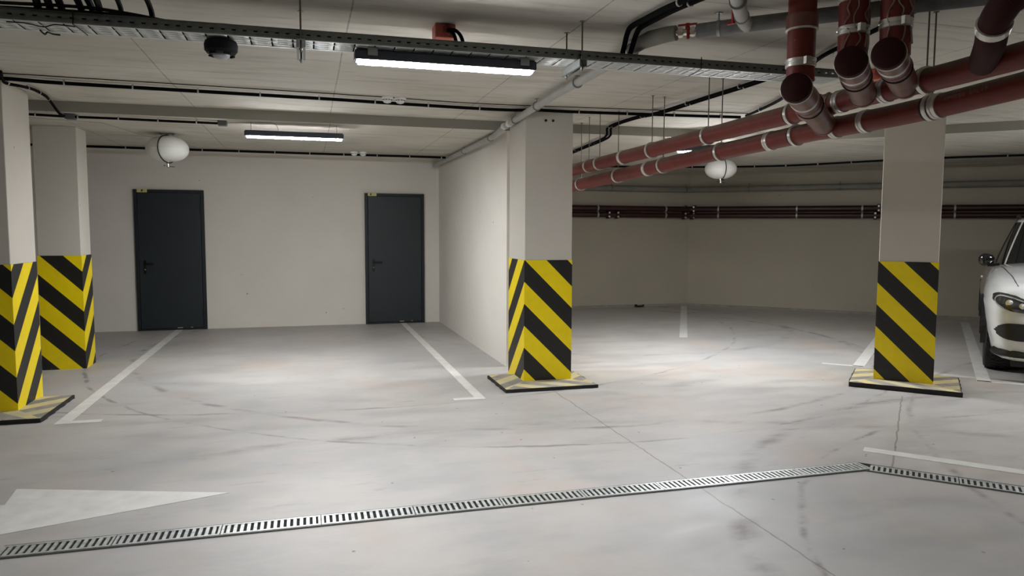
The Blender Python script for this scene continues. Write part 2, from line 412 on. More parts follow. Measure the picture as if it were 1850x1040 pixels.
# doors -------------------------------------------------------------
def door(n, x0, x1, label, stx):
    loc = Vector(((x0 + x1) / 2, 11.645, 0)); w = x1 - x0; h = 2.05
    t = thing('door_%d' % n, label, 'door', loc); t['kind'] = 'structure'
    f = MB(); fw = 0.045
    f.box((-w / 2 + fw / 2, -0.02, h / 2), (fw, 0.06, h)); f.box((w / 2 - fw / 2, -0.02, h / 2), (fw, 0.06, h))
    f.box((0, -0.02, h - fw / 2), (w - 2 * fw, 0.06, fw)); f.box((0, -0.016, 0.012), (w - 2 * fw, 0.05, 0.024))
    part('door_frame', f, 'door_frame', t, bevel=0.004)
    lf = part('door_leaf', MB().box((0, -0.03, h / 2 - 0.008), (w - 2 * fw - 0.008, 0.045, h - fw - 0.03)), 'door', t, bevel=0.003)
    hx = -w / 2 + 0.125
    hd = MB().box((hx, -0.057, 0.93), (0.035, 0.010, 0.20))
    hd.tube([(hx, -0.06, 0.98), (hx, -0.105, 0.98), (hx + 0.02, -0.11, 0.98), (hx + 0.13, -0.11, 0.98)], 0.010, 8)
    h_ = part('door_handle', hd, 'black_handle', t, bevel=0.001)
    part('lock_cylinder', MB().lathe([(0.011, 0), (0.011, 0.012), (0.006, 0.016)], (hx, -0.062, 0.895), (0, -1, 0), 12), 'chrome', h_, label='chrome lock cylinder')
    hg = MB()
    for z in (0.25, 1.75): hg.tube([(w / 2 - fw - 0.003, -0.06, z - 0.05), (w / 2 - fw - 0.003, -0.06, z + 0.05)], 0.009, 8)
    part('hinge', hg, 'door_frame', t)
    st = part('sticker', MB().box((-w / 2 + 0.115, -0.0515, h - 0.022), (0.135, 0.003, 0.044)), 'sticker', t)
    part('sticker_mark', MB().box((-w / 2 + 0.115 + stx, -0.0535, h - 0.018), (0.022, 0.002, 0.030), R=Matrix.Rotation(0.3, 3, 'Y')), 'sticker_ink', st)
    rb = MB()
    rb.box((0.10, -0.055, 0.035), (0.07, 0.004, 0.008)).box((0.26, -0.055, 0.038), (0.03, 0.004, 0.007))
    part('scuff_mark', rb, 'marking', t)
    return t
door(1, -2.385, -1.449, 'dark blue-grey steel door at the left, nearer the striped left pillars', 0.0)
door(2, 0.873, 1.800, 'dark blue-grey steel door at the right, beside the corner of the bay', -0.02)
# thin trim: plaster crust over the door heads
def crust(n, x0, x1, z):
    b = MB(); x = x0
    while x < x1:
        w = random.uniform(0.05, 0.14); hh = random.uniform(0.008, 0.03)
        b.box((x + w / 2, 11.642, z + hh / 2), (w, 0.012, hh)); x += w
    struct('trim_%d' % n, b, 'wall', 'ragged plaster crust above a door head')
crust(3, -2.40, -1.44, 2.052); crust(4, 0.86, 1.81, 2.052)

# ------------------------------------------------------------------ pillars
PER = 0.425
def striped(name, corners, faces, phase, ztop, parent, off=Vector((0, 0, 0)), matn='stripe'):
    """corners: plan points; faces: (i, j, slope) with slope +1 falling away from corner 0's reference along i->j"""
    mb = MB()
    for (i, j, s0, s1) in faces:
        a, b = Vector(corners[i]), Vector(corners[j])
        q = [(a.x, a.y, 0), (b.x, b.y, 0), (b.x, b.y, ztop), (a.x, a.y, ztop)]
        mb.quad(*[Vector(p) for p in q], uv=[((s0) / PER + phase, 0), ((s1) / PER + phase, 0), ((ztop + s1) / PER + phase, 1), ((ztop + s0) / PER + phase, 1)])
    tp = [Vector((*c, ztop)) for c in corners]
    mb.quad(tp[0], tp[1], tp[2], tp[3], uv=[(0.75, 0)] * 4)
    return part(name, mb, matn, parent, off)

def pillar(label, loc, rz, w, dep, ztop, phase, mode, padrect, padgroup_label, slim=0.004):
    """local frame: front face spans x 0..w at y=0, depth dep towards +y"""
    t = thing('concrete_pillar', label, 'pillar', loc, rz, None)
    part('shaft', MB().box((w / 2, dep / 2, ztop / 2), (w, dep, ztop)), 'column', t, bevel=0.006)
    e = slim
    c = [(-e, -e), (w + e, -e), (w + e, dep + e), (-e, dep + e)]
    if mode == 'peak':      # chevron apex on the left front corner: falls to the right on the front, falls back along the left
        fc = [(0, 1, 0, w), (1, 2, w, w - dep), (2, 3, w - dep + 0, dep + 0.0), (3, 0, dep, 0)]
    else:                   # valley on the right front corner: falls to the right on the front, rises back along the right
        fc = [(0, 1, 0, w), (1, 2, w, w - dep), (2, 3, w - dep, -dep), (3, 0, dep, 0)]
    striped('striped_guard', c, fc, phase, 1.205, t)
    if padrect:
        x0, x1, y0, y1, th = padrect
        b = MB(); jit = lambda: random.uniform(-0.006, 0.006)
        N = 14; poly = []
        for k in range(N): poly.append((x0 + (x1 - x0) * k / N + jit(), y0 + jit()))
        for k in range(N): poly.append((x1 + jit(), y0 + (y1 - y0) * k / N + jit()))
        for k in range(N): poly.append((x1 - (x1 - x0) * k / N + jit(), y1 + jit()))
        for k in range(N): poly.append((x0 + jit(), y1 - (y1 - y0) * k / N + jit()))
        b.prism(poly, 0.0, th - 0.002)
        pd = part('base_pad', b, 'pad_edge', t, label='low pad with a black tarry edge')
        # worn striped top: four trapezoids round the shaft
        g = 0.008; o = [(x0 + g, y0 + g), (x1 - g, y0 + g), (x1 - g, y1 - g), (x0 + g, y1 - g)]
        yi = min(dep + e, y1 - g); i_ = [(-e, -e), (w + e, -e), (w + e, yi), (-e, yi)]
        top = MB(); z = th
        for k in range(4):
            l = (k + 1) % 4
            q = [o[k], o[l], i_[l], i_[k]]
            sg = 1 if k in (0, 2) else -1
            uv = [((p[0] + sg * p[1]) / 0.34, 0) for p in q]
            top.quad(*[Vector((*p, z)) for p in q], uv=uv)
        part('painted_top', top, 'stripe_worn', pd, label='worn yellow and grey striped paint')
    return t
pillar('square pillar in the middle, at the end of the bay side wall, with black and yellow stripes', (2.007, 6.70, 0), 0.0, 0.478, 0.56, H1, 0.153, 'peak', (-0.275, 0.64, -0.33, 0.36, 0.032), '')
pillar('pillar nearest the white car, turned at an angle, striped foot on a wide pad', (5.362, 5.879, 0), -PI / 4, 0.505, 0.70, H1, 0.153, 'peak', (-0.205, 0.735, -0.29, 0.52, 0.046), '')
pillar('leftmost pillar cut by the frame edge, standing on a pad with a black rim', (-2.75, 6.62, 0), 0.0, 0.49, 0.57, H1, 0.141, 'valley', (-0.3, 0.755, -0.33, 0.50, 0.035), '')
pillar('left pillar set further back with no pad, its plaster pitted', (-2.70, 8.64, 0), 0.0, 0.405, 0.36, H2, 0.614, 'valley', None, '')
cr = MB().tube([(-2.55, 8.05, H2 - .001), (-1.95, 8.25, H2 - .001), (-1.75, 9.3, H2 - .001), (-1.3, 9.9, H2 - .001)], 0.0035, 5)
struct('trim_5', cr, 'slab_edge', 'ragged crease in the concrete above the left pillars')
bolt = MB()
for x in (2.208, 2.281): bolt.lathe([(0.012, 0), (0.012, 0.006), (0.004, 0.008)], (x, 6.70, 2.532), (0, -1, 0), 10)
bt = part('anchor_hole', bolt, 'dark_hole', bpy.data.objects['concrete_pillar'], Vector((2.007, 6.70, 0)))

# ------------------------------------------------------------------ floor markings
def marking(name, polys, label, cat='floor marking', group=None):
    b = MB()
    for p in polys: b.prism(p, 0.0, 0.0025)
    solo(name, b, 'marking', label, cat, group)
def strip(a, b, w):
    a = Vector((*a, 0)); b = Vector((*b, 0)); d = (b - a).normalized(); n = Vector((-d.y, d.x, 0)) * w / 2
    return [(q.x, q.y) for q in (a + n, b + n, b - n, a - n)][::-1]
marking('parking_line', [[(-1.885, 6.20), (-1.785, 6.20), (-1.785, 11.62), (-1.885, 11.62)], [(-1.785, 6.20), (-1.565, 6.20), (-1.565, 6.285), (-1.785, 6.285)]], 'white bay line running to the foot of the left door')
marking('parking_line', [[(1.415, 6.20), (1.505, 6.20), (1.505, 11.62), (1.415, 11.62)], [(1.22, 6.20), (1.415, 6.20), (1.415, 6.285), (1.22, 6.285)]], 'white bay line running to the foot of the right door')
marking('parking_line', [strip((5.06, 9.12), (7.18, 12.95), 0.11)], 'short white line on the far floor ending at the wall corner')
marking('parking_line', [strip((5.86, 6.66), (9.7, 10.24), 0.12), strip((5.60, 6.93), (5.90, 6.63), 0.06)], 'white line emerging from behind the right pillar, foot pointing left')
marking('parking_line', [strip((6.50, 5.66), (10.4, 9.47), 0.12), strip((6.46, 5.72), (6.86, 5.36), 0.05)], 'white line passing under the wheels of the white car')
marking('parking_line', [strip((3.67, 4.085), (6.4, 1.15), 0.105)], 'white line in the foreground just behind the angled drain')
marking('floor_arrow', [[(-0.45, 4.325), (-1.63, 4.70), (-1.60, 4.44), (-3.2, 4.44), (-3.2, 4.22), (-1.60, 4.22), (-1.63, 3.955)]], 'large white painted arrow head at the left, pointing right', 'arrow')

# ------------------------------------------------------------------ drain channel
def grate_mesh(L, w=0.125, n=None):
    n = n or int(round((L - 0.01) / 0.032)); b = MB(); z = 0.006; y0 = 0.014
    b.box((L / 2, -w / 2 + y0 / 2, z / 2), (L - 0.004, y0, z)); b.box((L / 2, w / 2 - y0 / 2, z / 2), (L - 0.004, y0, z))
    p = (L - 0.004) / n
    for k in range(n + 1):
        x = 0.002 + k * p
        b.box((min(max(x, 0.006), L - 0.006), 0, z / 2 - 0.0005), (p * 0.52, w - 2 * y0, z - 0.001))
    return b
ORD = ['first', 'second', 'third', 'fourth', 'fifth', 'sixth', 'seventh', 'eighth', 'ninth', 'tenth', 'eleventh', 'twelfth']
def drain(start, ang, nsec, L, label_f, group):
    for k in range(nsec):
        o = Vector((*start, 0.003)) + Matrix.Rotation(ang, 3, 'Z') @ Vector((k * L, 0, 0))
        if k == 0:
            g0 = part('drain_grate', grate_mesh(L), 'grate', None); g0.location = o; g0.rotation_euler = (0, 0, ang)
            tag(g0, label_f(k), 'grate', group); base = g0
        else:
            g = base.copy(); COL.objects.link(g); g.location = o; tag(g, label_f(k), 'grate', group)
LG = 0.4795
drain((0.045 - 3 * LG, 3.772), 0.0, 10, LG, lambda k: 'slotted zinc grate, ' + ORD[k] + ' from the left in the straight drain run', 'drain grates in the straight run')
drain((3.405, 3.728), -PI / 4, 3, LG, lambda k: 'slotted zinc grate, ' + ORD[k] + ' after the bend in the angled drain run', 'drain grates in the angled run')
ch = thing('drain_channel', 'narrow steel drain channel bent once, set flush in the floor', 'drain', (0, 3.772, 0))
fr = MB(); x0, x1 = 0.045 - 3 * LG, 3.372
for sy in (-1, 1):
    xe = x1 + (0.03 if sy > 0 else -0.03)
    fr.box(((x0 + xe) / 2, 3.772 + sy * 0.0685, 0.004), (xe - x0, 0.008, 0.008))
    a = Vector((3.372 + sy * 0.03, 3.772 + sy * 0.0685, 0)); dd = Vector((R2, -R2, 0)) * 2.5; mid = a + dd / 2
    fr.box((mid.x, mid.y, 0.004), (2.5, 0.008, 0.008), -PI / 4)
part('rim', fr, 'galv_side', ch, (0, 3.772, 0))
ds = MB(); ds.box(((x0 + x1) / 2, 3.772, 0.001), (x1 - x0, 0.132, 0.002)); mid = Vector((3.37, 3.772, 0)) + Vector((R2, -R2, 0)) * 1.25
ds.box((mid.x, mid.y, 0.0012), (2.5, 0.132, 0.002), -PI / 4)
part('channel_bed', ds, 'dark_hole', ch, (0, 3.772, 0), label='dark dirty channel seen through the slots')

# ------------------------------------------------------------------ linear LED lamps
def make_lamp(name, label, loc, rz, L, rods, group=None, lens='lens'):
    t = thing(name, label, 'lamp', loc, rz, group)
    b = MB(); w = 0.10; h = 0.055
    prof = [(-w / 2, 0.0), (-w / 2, h * 0.8), (-w / 2 + 0.012, h), (w / 2 - 0.012, h), (w / 2, h * 0.8), (w / 2, 0.0)]
    rr = [[Vector((x, y, z)) for y, z in prof] for x in (-L / 2, L / 2)]
    b.rings(rr, True)
    part('housing', b, 'lamp_body', t)
    for sx in (-1, 1): part('end_cap', MB().box((sx * (L / 2 + 0.004), 0, h * 0.46), (0.008, w * 0.98, h * 0.80)), 'lamp_body', t, bevel=0.003)
    ln = MB(); n = 10; lw = w * 0.47
    lp = [(-lw, 0.002)] + [(-lw * math.cos(PI * k / n), -0.001 - 0.0135 * math.sin(PI * k / n) ** 0.6) for k in range(n + 1)] + [(lw, 0.002)]
    ln.rings([[Vector((x, y, z)) for y, z in lp] for x in (-L / 2 + 0.012, L / 2 - 0.012)], True)
    part('lens', ln, lens, t, label='glowing white lens')
    for x, top in rods:
        part('hanger_wire', MB().tube([(x, 0, h), (x, 0, top)], 0.0022, 6), 'rod', t)
    return t
Z1 = 2.372
lamp1 = make_lamp('linear_lamp', 'brightest linear lamp, hung under the cable tray in the middle', (0.745, 3.965, Z1), 0.0, 0.965, [])
lt = bpy.data.objects['linear_lamp']
for x in (-0.40, 0.42):
    cl = MB().box((x, 0, 0.062), (0.05, 0.11, 0.008)).box((x, -0.058, 0.04), (0.05, 0.006, 0.04)).box((x, 0.058, 0.04), (0.05, 0.006, 0.04))
    part('mounting_clip', cl, 'galv', lt)
Z2 = 2.405
lamp2 = make_lamp('linear_lamp', 'linear lamp hung on thin wires in front of the two doors', (-0.098, 7.735, Z2), 0.0, 0.935, [(-0.415, H2 - Z2), (0.41, H2 - Z2)], lens='lens_mid')
make_lamp('linear_lamp', 'far linear lamp seen above the lower red pipe in the right wing', (4.50, 7.42, Z2), -PI / 4, 0.935, [(-0.40, H2 - Z2), (0.40, H2 - Z2)], lens='lens_strong')

make_lamp('linear_lamp', 'linear lamp of the right wing hanging in front of the white car', (7.35, 4.15, Z2), -PI / 4, 0.935, [(-0.40, H1 - Z2), (0.40, H1 - Z2)])

# ------------------------------------------------------------------ cable tray
def gridplate(xs, ys, hole, P):
    """plate of quads over breakpoints xs, ys skipping cells where hole(i,j); P maps (x,y) -> point"""
    b = MB(); idx = {}
    for i, x in enumerate(xs):
        for j, y in enumerate(ys): idx[i, j] = len(b.v); b.v.append(Vector(P(x, y)))
    for i in range(len(xs) - 1):
        for j in range(len(ys) - 1):
            if not hole(i, j): b.f.append((idx[i, j], idx[i + 1, j], idx[i + 1, j + 1], idx[i, j + 1]))
    return b
TY0, TY1, TZ, TH = 3.870, 4.072, 2.436, 0.050
TX0, TX1 = -2.80, 3.20
tr = thing('cable_tray', 'long perforated galvanised cable tray hung across the ceiling', 'cable tray', (0, TY0, TZ))
off = Vector((0, TY0, TZ))
def side(y):
    xs = [TX0]; k = 0; x = TX0 + 0.016
    flags = [0]
    while x < TX1 - 0.03:
        xs += [x, x + 0.0185]; flags += [1, 0]; x += 0.05
    xs.append(TX1)
    ys = [0, 0.021, 0.028, TH]
    return gridplate(xs, ys, lambda i, j: flags[i] == 1 and j == 1, lambda X, Y_: (X, y, TZ + Y_))
part('side_wall', side(TY0), 'galv_side', tr, off, solid=0.0012)
part('side_wall', side(TY1), 'galv_side', tr, off, solid=0.0012)
# bottom: alternating cross slots (long, across) and groups of four short slots
xs = [TX0]; kinds = [None]; x = TX0 + 0.005
while x < TX1 - 0.11:
    xs += [x, x + 0.008, x + 0.034, x + 0.076]; kinds += ['cross', None, 'short', None]; x += 0.1015
xs.append(TX1)
ys = [TY0, TY0 + .012, TY0 + .030, TY0 + .036, TY0 + .070, TY0 + .076, TY0 + .112, TY0 + .118, TY0 + .152, TY0 + .158, TY0 + .178, TY1]
def hole(i, j):
    k = kinds[i] if i < len(kinds) else None
    if k == 'cross': return 1 <= j <= 9 and j not in (4,) 
    if k == 'short': return j in (2, 4, 6, 8)
    return False
part('tray_floor', gridplate(xs, ys, hole, lambda X, Y_: (X, Y_, TZ)), 'galv_light', tr, off, solid=0.0012, label='pale perforated tray floor')
rim = MB()
for y in (TY0, TY1): rim.box(((TX0 + TX1) / 2, y + (0.005 if y == TY0 else -0.005), TZ + TH), (TX1 - TX0, 0.011, 0.0022))
part('rolled_rim', rim, 'galv', tr, off)
for x in (-1.02, 2.22):
    tie = MB().tube([(x, TY0 - 0.004, TZ + TH + 0.012), (x, TY0 - 0.004, TZ - 0.004), (x + 0.012, TY0 + 0.09, TZ - 0.008), (x + 0.016, TY0 + 0.17, TZ - 0.010)], 0.0025, 6)
    part('cable_tie', tie, 'cable', tr, off)
# brackets
def bracket(x, label, nut=True):
    t = thing('tray_bracket', label, 'bracket', (x, (TY0 + TY1) / 2, TZ - 0.045))
    o2 = Vector((x, (TY0 + TY1) / 2, TZ - 0.045)); y0, y1 = TY0 - 0.035, TY1 + 0.055
    b = MB(); zc = TZ - 0.023
    b.box((x, (y0 + y1) / 2, TZ - 0.004), (0.041, y1 - y0, 0.003))
    for s_ in (-1, 1): b.box((x + s_ * 0.0205, (y0 + y1) / 2, zc), (0.002, y1 - y0, 0.041))
    for s_ in (-1, 1): b.box((x + s_ * 0.015, (y0 + y1) / 2, TZ - 0.0435), (0.011, y1 - y0, 0.002))
    part('channel_rail', b, 'galv', t, o2)
    for yy in (TY0 - 0.014, TY1 + 0.035):
        part('threaded_rod', MB().tube([(x, yy, TZ - 0.062), (x, yy, H1)], 0.0045, 8), 'rod', t, o2)
        part('nut', MB().lathe([(0.009, 0), (0.009, 0.008)], (x, yy, TZ - 0.054), (0, 0, 1), 6), 'galv', t, o2)
        part('ceiling_washer', MB().lathe([(0.016, 0), (0.016, 0.003)], (x, yy, H1 - 0.003), (0, 0, 1), 12), 'galv', t, o2)
bracket(-0.012, 'slotted steel channel carrying the tray left of the bright lamp')
bracket(1.478, 'slotted steel channel carrying the tray right of the bright lamp')

# cables lying in and dropping into the tray
def sag(pts, n=6):
    """smooth Catmull-Rom through pts"""
    P = [Vector(p) for p in pts]; out = []
    for i in range(len(P) - 1):
        p0, p1, p2, p3 = P[max(0, i - 1)], P[i], P[i + 1], P[min(len(P) - 1, i + 2)]
        for k in range(n):
            t = k / n; out.append(0.5 * ((2 * p1) + (-p0 + p2) * t + (2 * p0 - 5 * p1 + 4 * p2 - p3) * t * t + (-p0 + 3 * p1 - 3 * p2 + p3) * t ** 3))
    out.append(P[-1]); return out
drops = [(-1.18, 0.017), (-1.135, 0.017), (-1.09, 0.017), (-1.01, 0.016), (-0.965, 0.016), (-0.925, 0.016), (-0.835, 0.012), (-0.705, 0.013)]
for i, (x, r) in enumerate(drops):
    y = TY0 + 0.05 + 0.016 * (i % 5); s_ = 1 if i % 2 else -1
    x2 = x - 0.9 if s_ < 0 else x - 0.55
    pts = [(x - 0.04, 3.55, H1 - 0.02), (x - 0.03, 3.72, H1 - 0.04), (x, 3.84, TZ + 0.135), (x + 0.004, y, TZ + 0.07), (x - 0.05, y + 0.03, TZ + r + 0.008), (x - 0.25, y + 0.03, TZ + r + 0.004), (x2 - 0.8, y + 0.02, TZ + r + 0.004)]
    solo('dropped_cable', MB().tube(sag(pts), r, 8), 'cable', ORD[i] + ' from the left of the black cables dropping into the tray', 'cable', 'black cables dropping into the tray')
for i, (pts, r, lab) in enumerate([
    ([(-2.7, 3.93, TZ + .045), (-1.4, 3.90, TZ + .075), (-1.0, 3.90, TZ + .085), (-0.80, 3.90, TZ + .072), (-0.62, 3.905, TZ + .050), (-0.4, 3.92, TZ + .03), (0.6, 3.95, TZ + .014), (3.1, 3.95, TZ + .012)], 0.008, 'black cable lifting above the tray rim at the left'),
    ([(-2.7, 3.95, TZ + .040), (-1.1, 3.89, TZ + .060), (-0.75, 3.89, TZ + .056), (-0.55, 3.90, TZ + .040), (-0.3, 3.93, TZ + .016), (1.0, 3.97, TZ + .012)], 0.007, 'black cable lying low against the tray rim at the left'),
    ([(-0.9, 3.98, TZ + .012), (-0.50, 3.905, TZ + .030), (-0.42, 3.90, TZ + .052), (-0.30, 3.90, TZ + .050), (-0.18, 3.905, TZ + .030), (0.3, 3.96, TZ + .012)], 0.006, 'thin black cable bulging over the rim above the dome sensor'),
    ([(0.7, 3.98, TZ + .010), (1.15, 3.905, TZ + .035), (1.30, 3.90, TZ + .050), (1.55, 3.90, TZ + .050), (1.75, 3.905, TZ + .040), (2.3, 3.96, TZ + .012)], 0.006, 'thin black cable bulging over the rim right of the lamp')]):
    solo('tray_cable', MB().tube(sag(pts), r, 8), 'cable', lab, 'cable')
for i, (y, z, r, w_) in enumerate([(TY0 + .020, .024, .013, 'frontmost'), (TY0 + .055, .015, .012, 'second'), (TY0 + .088, .016, .013, 'third'), (TY0 + .122, .015, .012, 'fourth'), (TY0 + .152, .014, .011, 'fifth'), (TY0 + .180, .014, .011, 'rearmost')]):
    pts = [(TX0 + .05 + .53 * k, y + random.uniform(-.004, .004), TZ + z + random.uniform(0, .006)) for k in range(12)]
    solo('tray_cable', MB().tube(sag(pts, 3), r, 8), 'cable', w_ + ' black cable lying along the tray, seen through its slots', 'cable', 'black cables lying along the tray')
tw = MB().tube(sag([(-1.30, 3.905, TZ - .004), (-1.22, 3.90, TZ - .006), (-1.16, 3.93, TZ - .010), (-1.10, 3.89, TZ - .006), (-1.02, 3.90, TZ - .006)]), 0.0028, 6)
tw.tube(sag([(-1.20, 4.02, TZ - .006), (-1.19, 4.05, TZ - .016), (-1.17, 4.02, TZ - .012), (-1.16, 4.06, TZ - .010), (-1.13, 4.07, TZ - .010)], 5), 0.004, 6)
solo('wire_tangle', tw, 'cable', 'small tangle of black wire poking through the tray floor at the far left', 'wire')

# black dome sensor under the tray
dm = thing('dome_sensor', 'black round dome sensor hanging under the tray at the left', 'sensor', (-0.395, 3.972, 2.36))
part('housing', MB().lathe([(0.060, 0.072), (0.074, 0.064), (0.080, 0.045), (0.078, 0.018), (0.066, 0.004), (0.045, 0.0)], n=32), 'black_plastic', dm)
part('dome', MB().lathe([(0.042, 0.003), (0.040, -0.008), (0.030, -0.017), (0.012, -0.022), (0.0, -0.0225)], n=24), 'frosted', dm, label='frosted clear dome')
for a in (0.6, 2.5, 4.1, 5.3):
    bl = MB().box((0.06 * math.cos(a), 0.06 * math.sin(a), -0.002), (0.034, 0.010, 0.008), a + PI / 2)
    part('guard_tab', bl, 'black_plastic', dm)

# orange junction boxes on the ceiling
def obox(loc, label, rz, legs=True):
    t = thing('junction_box', label, 'junction box', loc, rz)
    part('body', MB().box((0, 0, -0.038), (0.115, 0.115, 0.076)), 'box_orange', t, bevel=0.004)
    part('cable_gland', MB().lathe([(0.030, 0), (0.030, 0.012), (0.022, 0.018)], (0.012, -0.0575, -0.034), (0, -1, 0), 16), 'box_orange_lid', t, bevel=0.001)
    if legs:
        for dx in (0, 0.03):
            part('conduit_tail', MB().tube(sag([(0.012 + dx * 0.4, -0.06, -0.035), (0.018 + dx, -0.10, -0.045), (0.03 + dx * 1.2, -0.16, -0.09), (0.04 + dx * 1.3, -0.175, -0.15), (0.045 + dx * 1.3, -0.16, -0.20)]), 0.010, 8), 'conduit', t)
    return t
obox((0.765, 4.175, H1), 'orange-red junction box on the ceiling above the bright lamp', 0.0)
obox((3.93, 4.40, H1), 'orange-red junction box half hidden between the vertical red pipes', -PI / 4, False)

# ------------------------------------------------------------------ conduits
def conduit(label, pts, r=0.011, clips=(), lift=True, name='conduit', n=8, smooth=6, cat='conduit', shadow=True):
    P = [Vector(p) for p in pts]
    t = thing(name, label, cat, P[0])
    part('tube', MB().tube(sag(P, smooth) if smooth > 1 else P, r, n), 'conduit', t, P[0])
    # clips spaced along the run
    if clips:
        seg = [(P[i], P[i + 1]) for i in range(len(P) - 1)]; tot = sum((b - a).length for a, b in seg)
        for s_ in clips:
            q = s_ * tot
            for a, b in seg:
                L = (b - a).length
                if q <= L: break
                q -= L
            c = a.lerp(b, min(1, q / L)); dd = (b - a).normalized()
            x = dd.cross(Vector((0, 0, 1))).normalized()
            kb = MB(); ring = []
            for h in (-0.006, 0.006):
                ring.append([c + dd * h + (r + 0.003) * (math.cos(u) * x + math.sin(u) * dd.cross(x)) for u in [2 * PI * j / 12 for j in range(12)]])
            kb.rings(ring, False); kb.box((c.x, c.y, c.z + r + 0.004), (0.014, 0.014, 0.008))
            part('clip', kb, 'clip', t, P[0], solid=0.001)
    return t
ev = lambda n, a=0.03, b=0.97: [a + (b - a) * k / (n - 1) for k in range(n)]
zc = H1 - 0.027
conduit('long black conduit crossing the ceiling in front of the pillars', [(-2.95, 6.36, zc), (-2.18, 6.40, zc - .003), (-1.8, 6.49, zc), (-0.74, 6.53, zc - .003), (0.2, 6.60, zc), (0.85, 6.66, zc), (1.74, 6.685, zc - .004), (2.1, 6.64, zc + .002), (2.46, 6.62, zc), (3.24, 6.55, zc), (4.15, 6.45, zc)], 0.0145, ev(15))
conduit('thin shadow line of the long black conduit, modelled as a tube', [(-2.9, 6.28, H1 - .006), (-1.8, 6.34, H1 - .006), (-0.7, 6.40, H1 - .006), (0.6, 6.48, H1 - .006), (1.6, 6.56, H1 - .006), (3.2, 6.42, H1 - .006), (4.2, 6.34, H1 - .006)], 0.0035, (), name='thin_line', cat='wire')  # thin dark tube added in place of the long conduit's cast shadow
conduit('short black branch slanting from the long conduit down to the grey box at the left', [(-2.10, 6.15, zc), (-2.17, 6.42, zc - .028), (-2.11, 6.53, zc - .03), (-2.115, 6.85, zc), (-2.12, 7.15, zc), (-2.15, 7.38, zc - .01), (-2.13, 7.54, H2 - .02), (-2.12, 7.64, H2 - .026)], 0.012, ev(4, 0.2, 0.75))
conduit('black conduit along the drop panel between the two grey boxes', [(-2.9, 7.62, H2 - .027), (-2.4, 7.64, H2 - .027), (-2.1, 7.68, H2 - .028), (-1.7, 7.69, H2 - .027), (-1.3, 7.71, H2 - .028), (-0.80, 7.74, H2 - .027)], 0.0115, ev(6, 0.1, 0.9))
def gbox(loc, label, rz=0):
    t = thing('grey_junction_box', label, 'junction box', loc, rz)
    part('body', MB().box((0, 0, -0.022), (0.085, 0.085, 0.044)), 'box_grey', t, bevel=0.004)
    part('lid', MB().box((0, 0, -0.046), (0.08, 0.08, 0.006)), 'box_grey', t, bevel=0.002)
gbox((-2.085, 7.70, H2), 'grey junction box near the left pillars where two conduits meet')
gbox((-0.775, 7.745, H2), 'grey junction box where the conduit ends left of the hanging lamp')
solo('lamp_wire', MB().tube(sag([(-0.73, 7.745, H2 - .02), (-0.62, 7.75, H2 - .012), (-0.45, 7.74, H2 - .008), (-0.30, 7.735, H2 - .006), (-0.26, 7.735, H2 - .05), (-0.255, 7.735, Z2 + .056)]), 0.0022, 6), 'thin_line', 'thin grey wire feeding the lamp in front of the doors', 'wire')
conduit('black conduit along the top of the back wall above the doors', [(-4.2, 10.42, H2 - .028), (-2.6, 10.40, H2 - .027), (-1.7, 10.42, H2 - .028), (-1.0, 10.42, H2 - .027), (0.3, 10.43, H2 - .028), (1.2, 10.42, H2 - .027), (1.93, 10.42, H2 - .028)], 0.0155, ev(14, .03, .99))
conduit('black conduit along the far edge of the drop panel in the right wing', [(2.4, 10.80, H2 - .028), (4.1, 11.03, H2 - .028), (5.6, 10.86, H2 - .028), (7.16, 10.15, H2 - .028), (8.04, 8.92, H2 - .028), (8.6, 8.24, H2 - .028), (9.26, 7.66, H2 - .028), (10.4, 6.6, H2 - .028)], 0.015, ev(20))
# twin conduits to the tray
zt = H1 - 0.028
for k, dx in enumerate((0.0, 0.055)):
    conduit('right one of the twin black conduits turning down into the tray' if k else 'left one of the twin black conduits turning down into the tray',
            [(1.98 + dx, 2.55, zt), (1.84 + dx, 3.05, zt), (1.765 + dx, 3.40, zt), (1.745 + dx, 3.62, zt), (1.738 + dx, 3.78, zt), (1.742 + dx, 3.845, zt - .02), (1.745 + dx * .9, 3.885, zt - .07), (1.752 + dx * .8, 3.93, zt - .13), (1.79 + dx * .5, 3.94, TZ + .02)], 0.0155, (0.30, 0.53), smooth=4)
for k, dx in enumerate((0.0, 0.045)):
    conduit(('nearer' if k else 'further') + ' of the paired black conduits running from the tray to the right wing',
            [(3.02 + dx, 3.98, H1 - .026), (3.20 + dx, 4.42, H1 - .026), (3.265 + dx, 4.90, H1 - .026), (3.255 + dx, 5.6, H1 - .026), (3.20 + dx, 6.36, H1 - .040), (3.16 + dx, 6.8, H1 - .026), (3.17 + dx, 7.45, H1 - .03), (3.20 + dx, 7.62, H2 - .026), (3.34 + dx, 8.8, H2 - .026), (3.5 + dx, 10.2, H2 - .026)], 0.0125, ev(7, .06, .8), smooth=4)
conduit('short black conduit rising to the right behind the capped red pipe', [(4.15, 6.35, H1 - .026), (4.08, 6.05, H1 - .026), (3.9, 5.45, H1 - .026), (3.60, 4.85, H1 - .026), (3.24, 4.17, H1 - .026), (3.1, 3.6, H1 - .026), (2.95, 2.9, H1 - .026)], 0.014, ev(5, .1, .9))

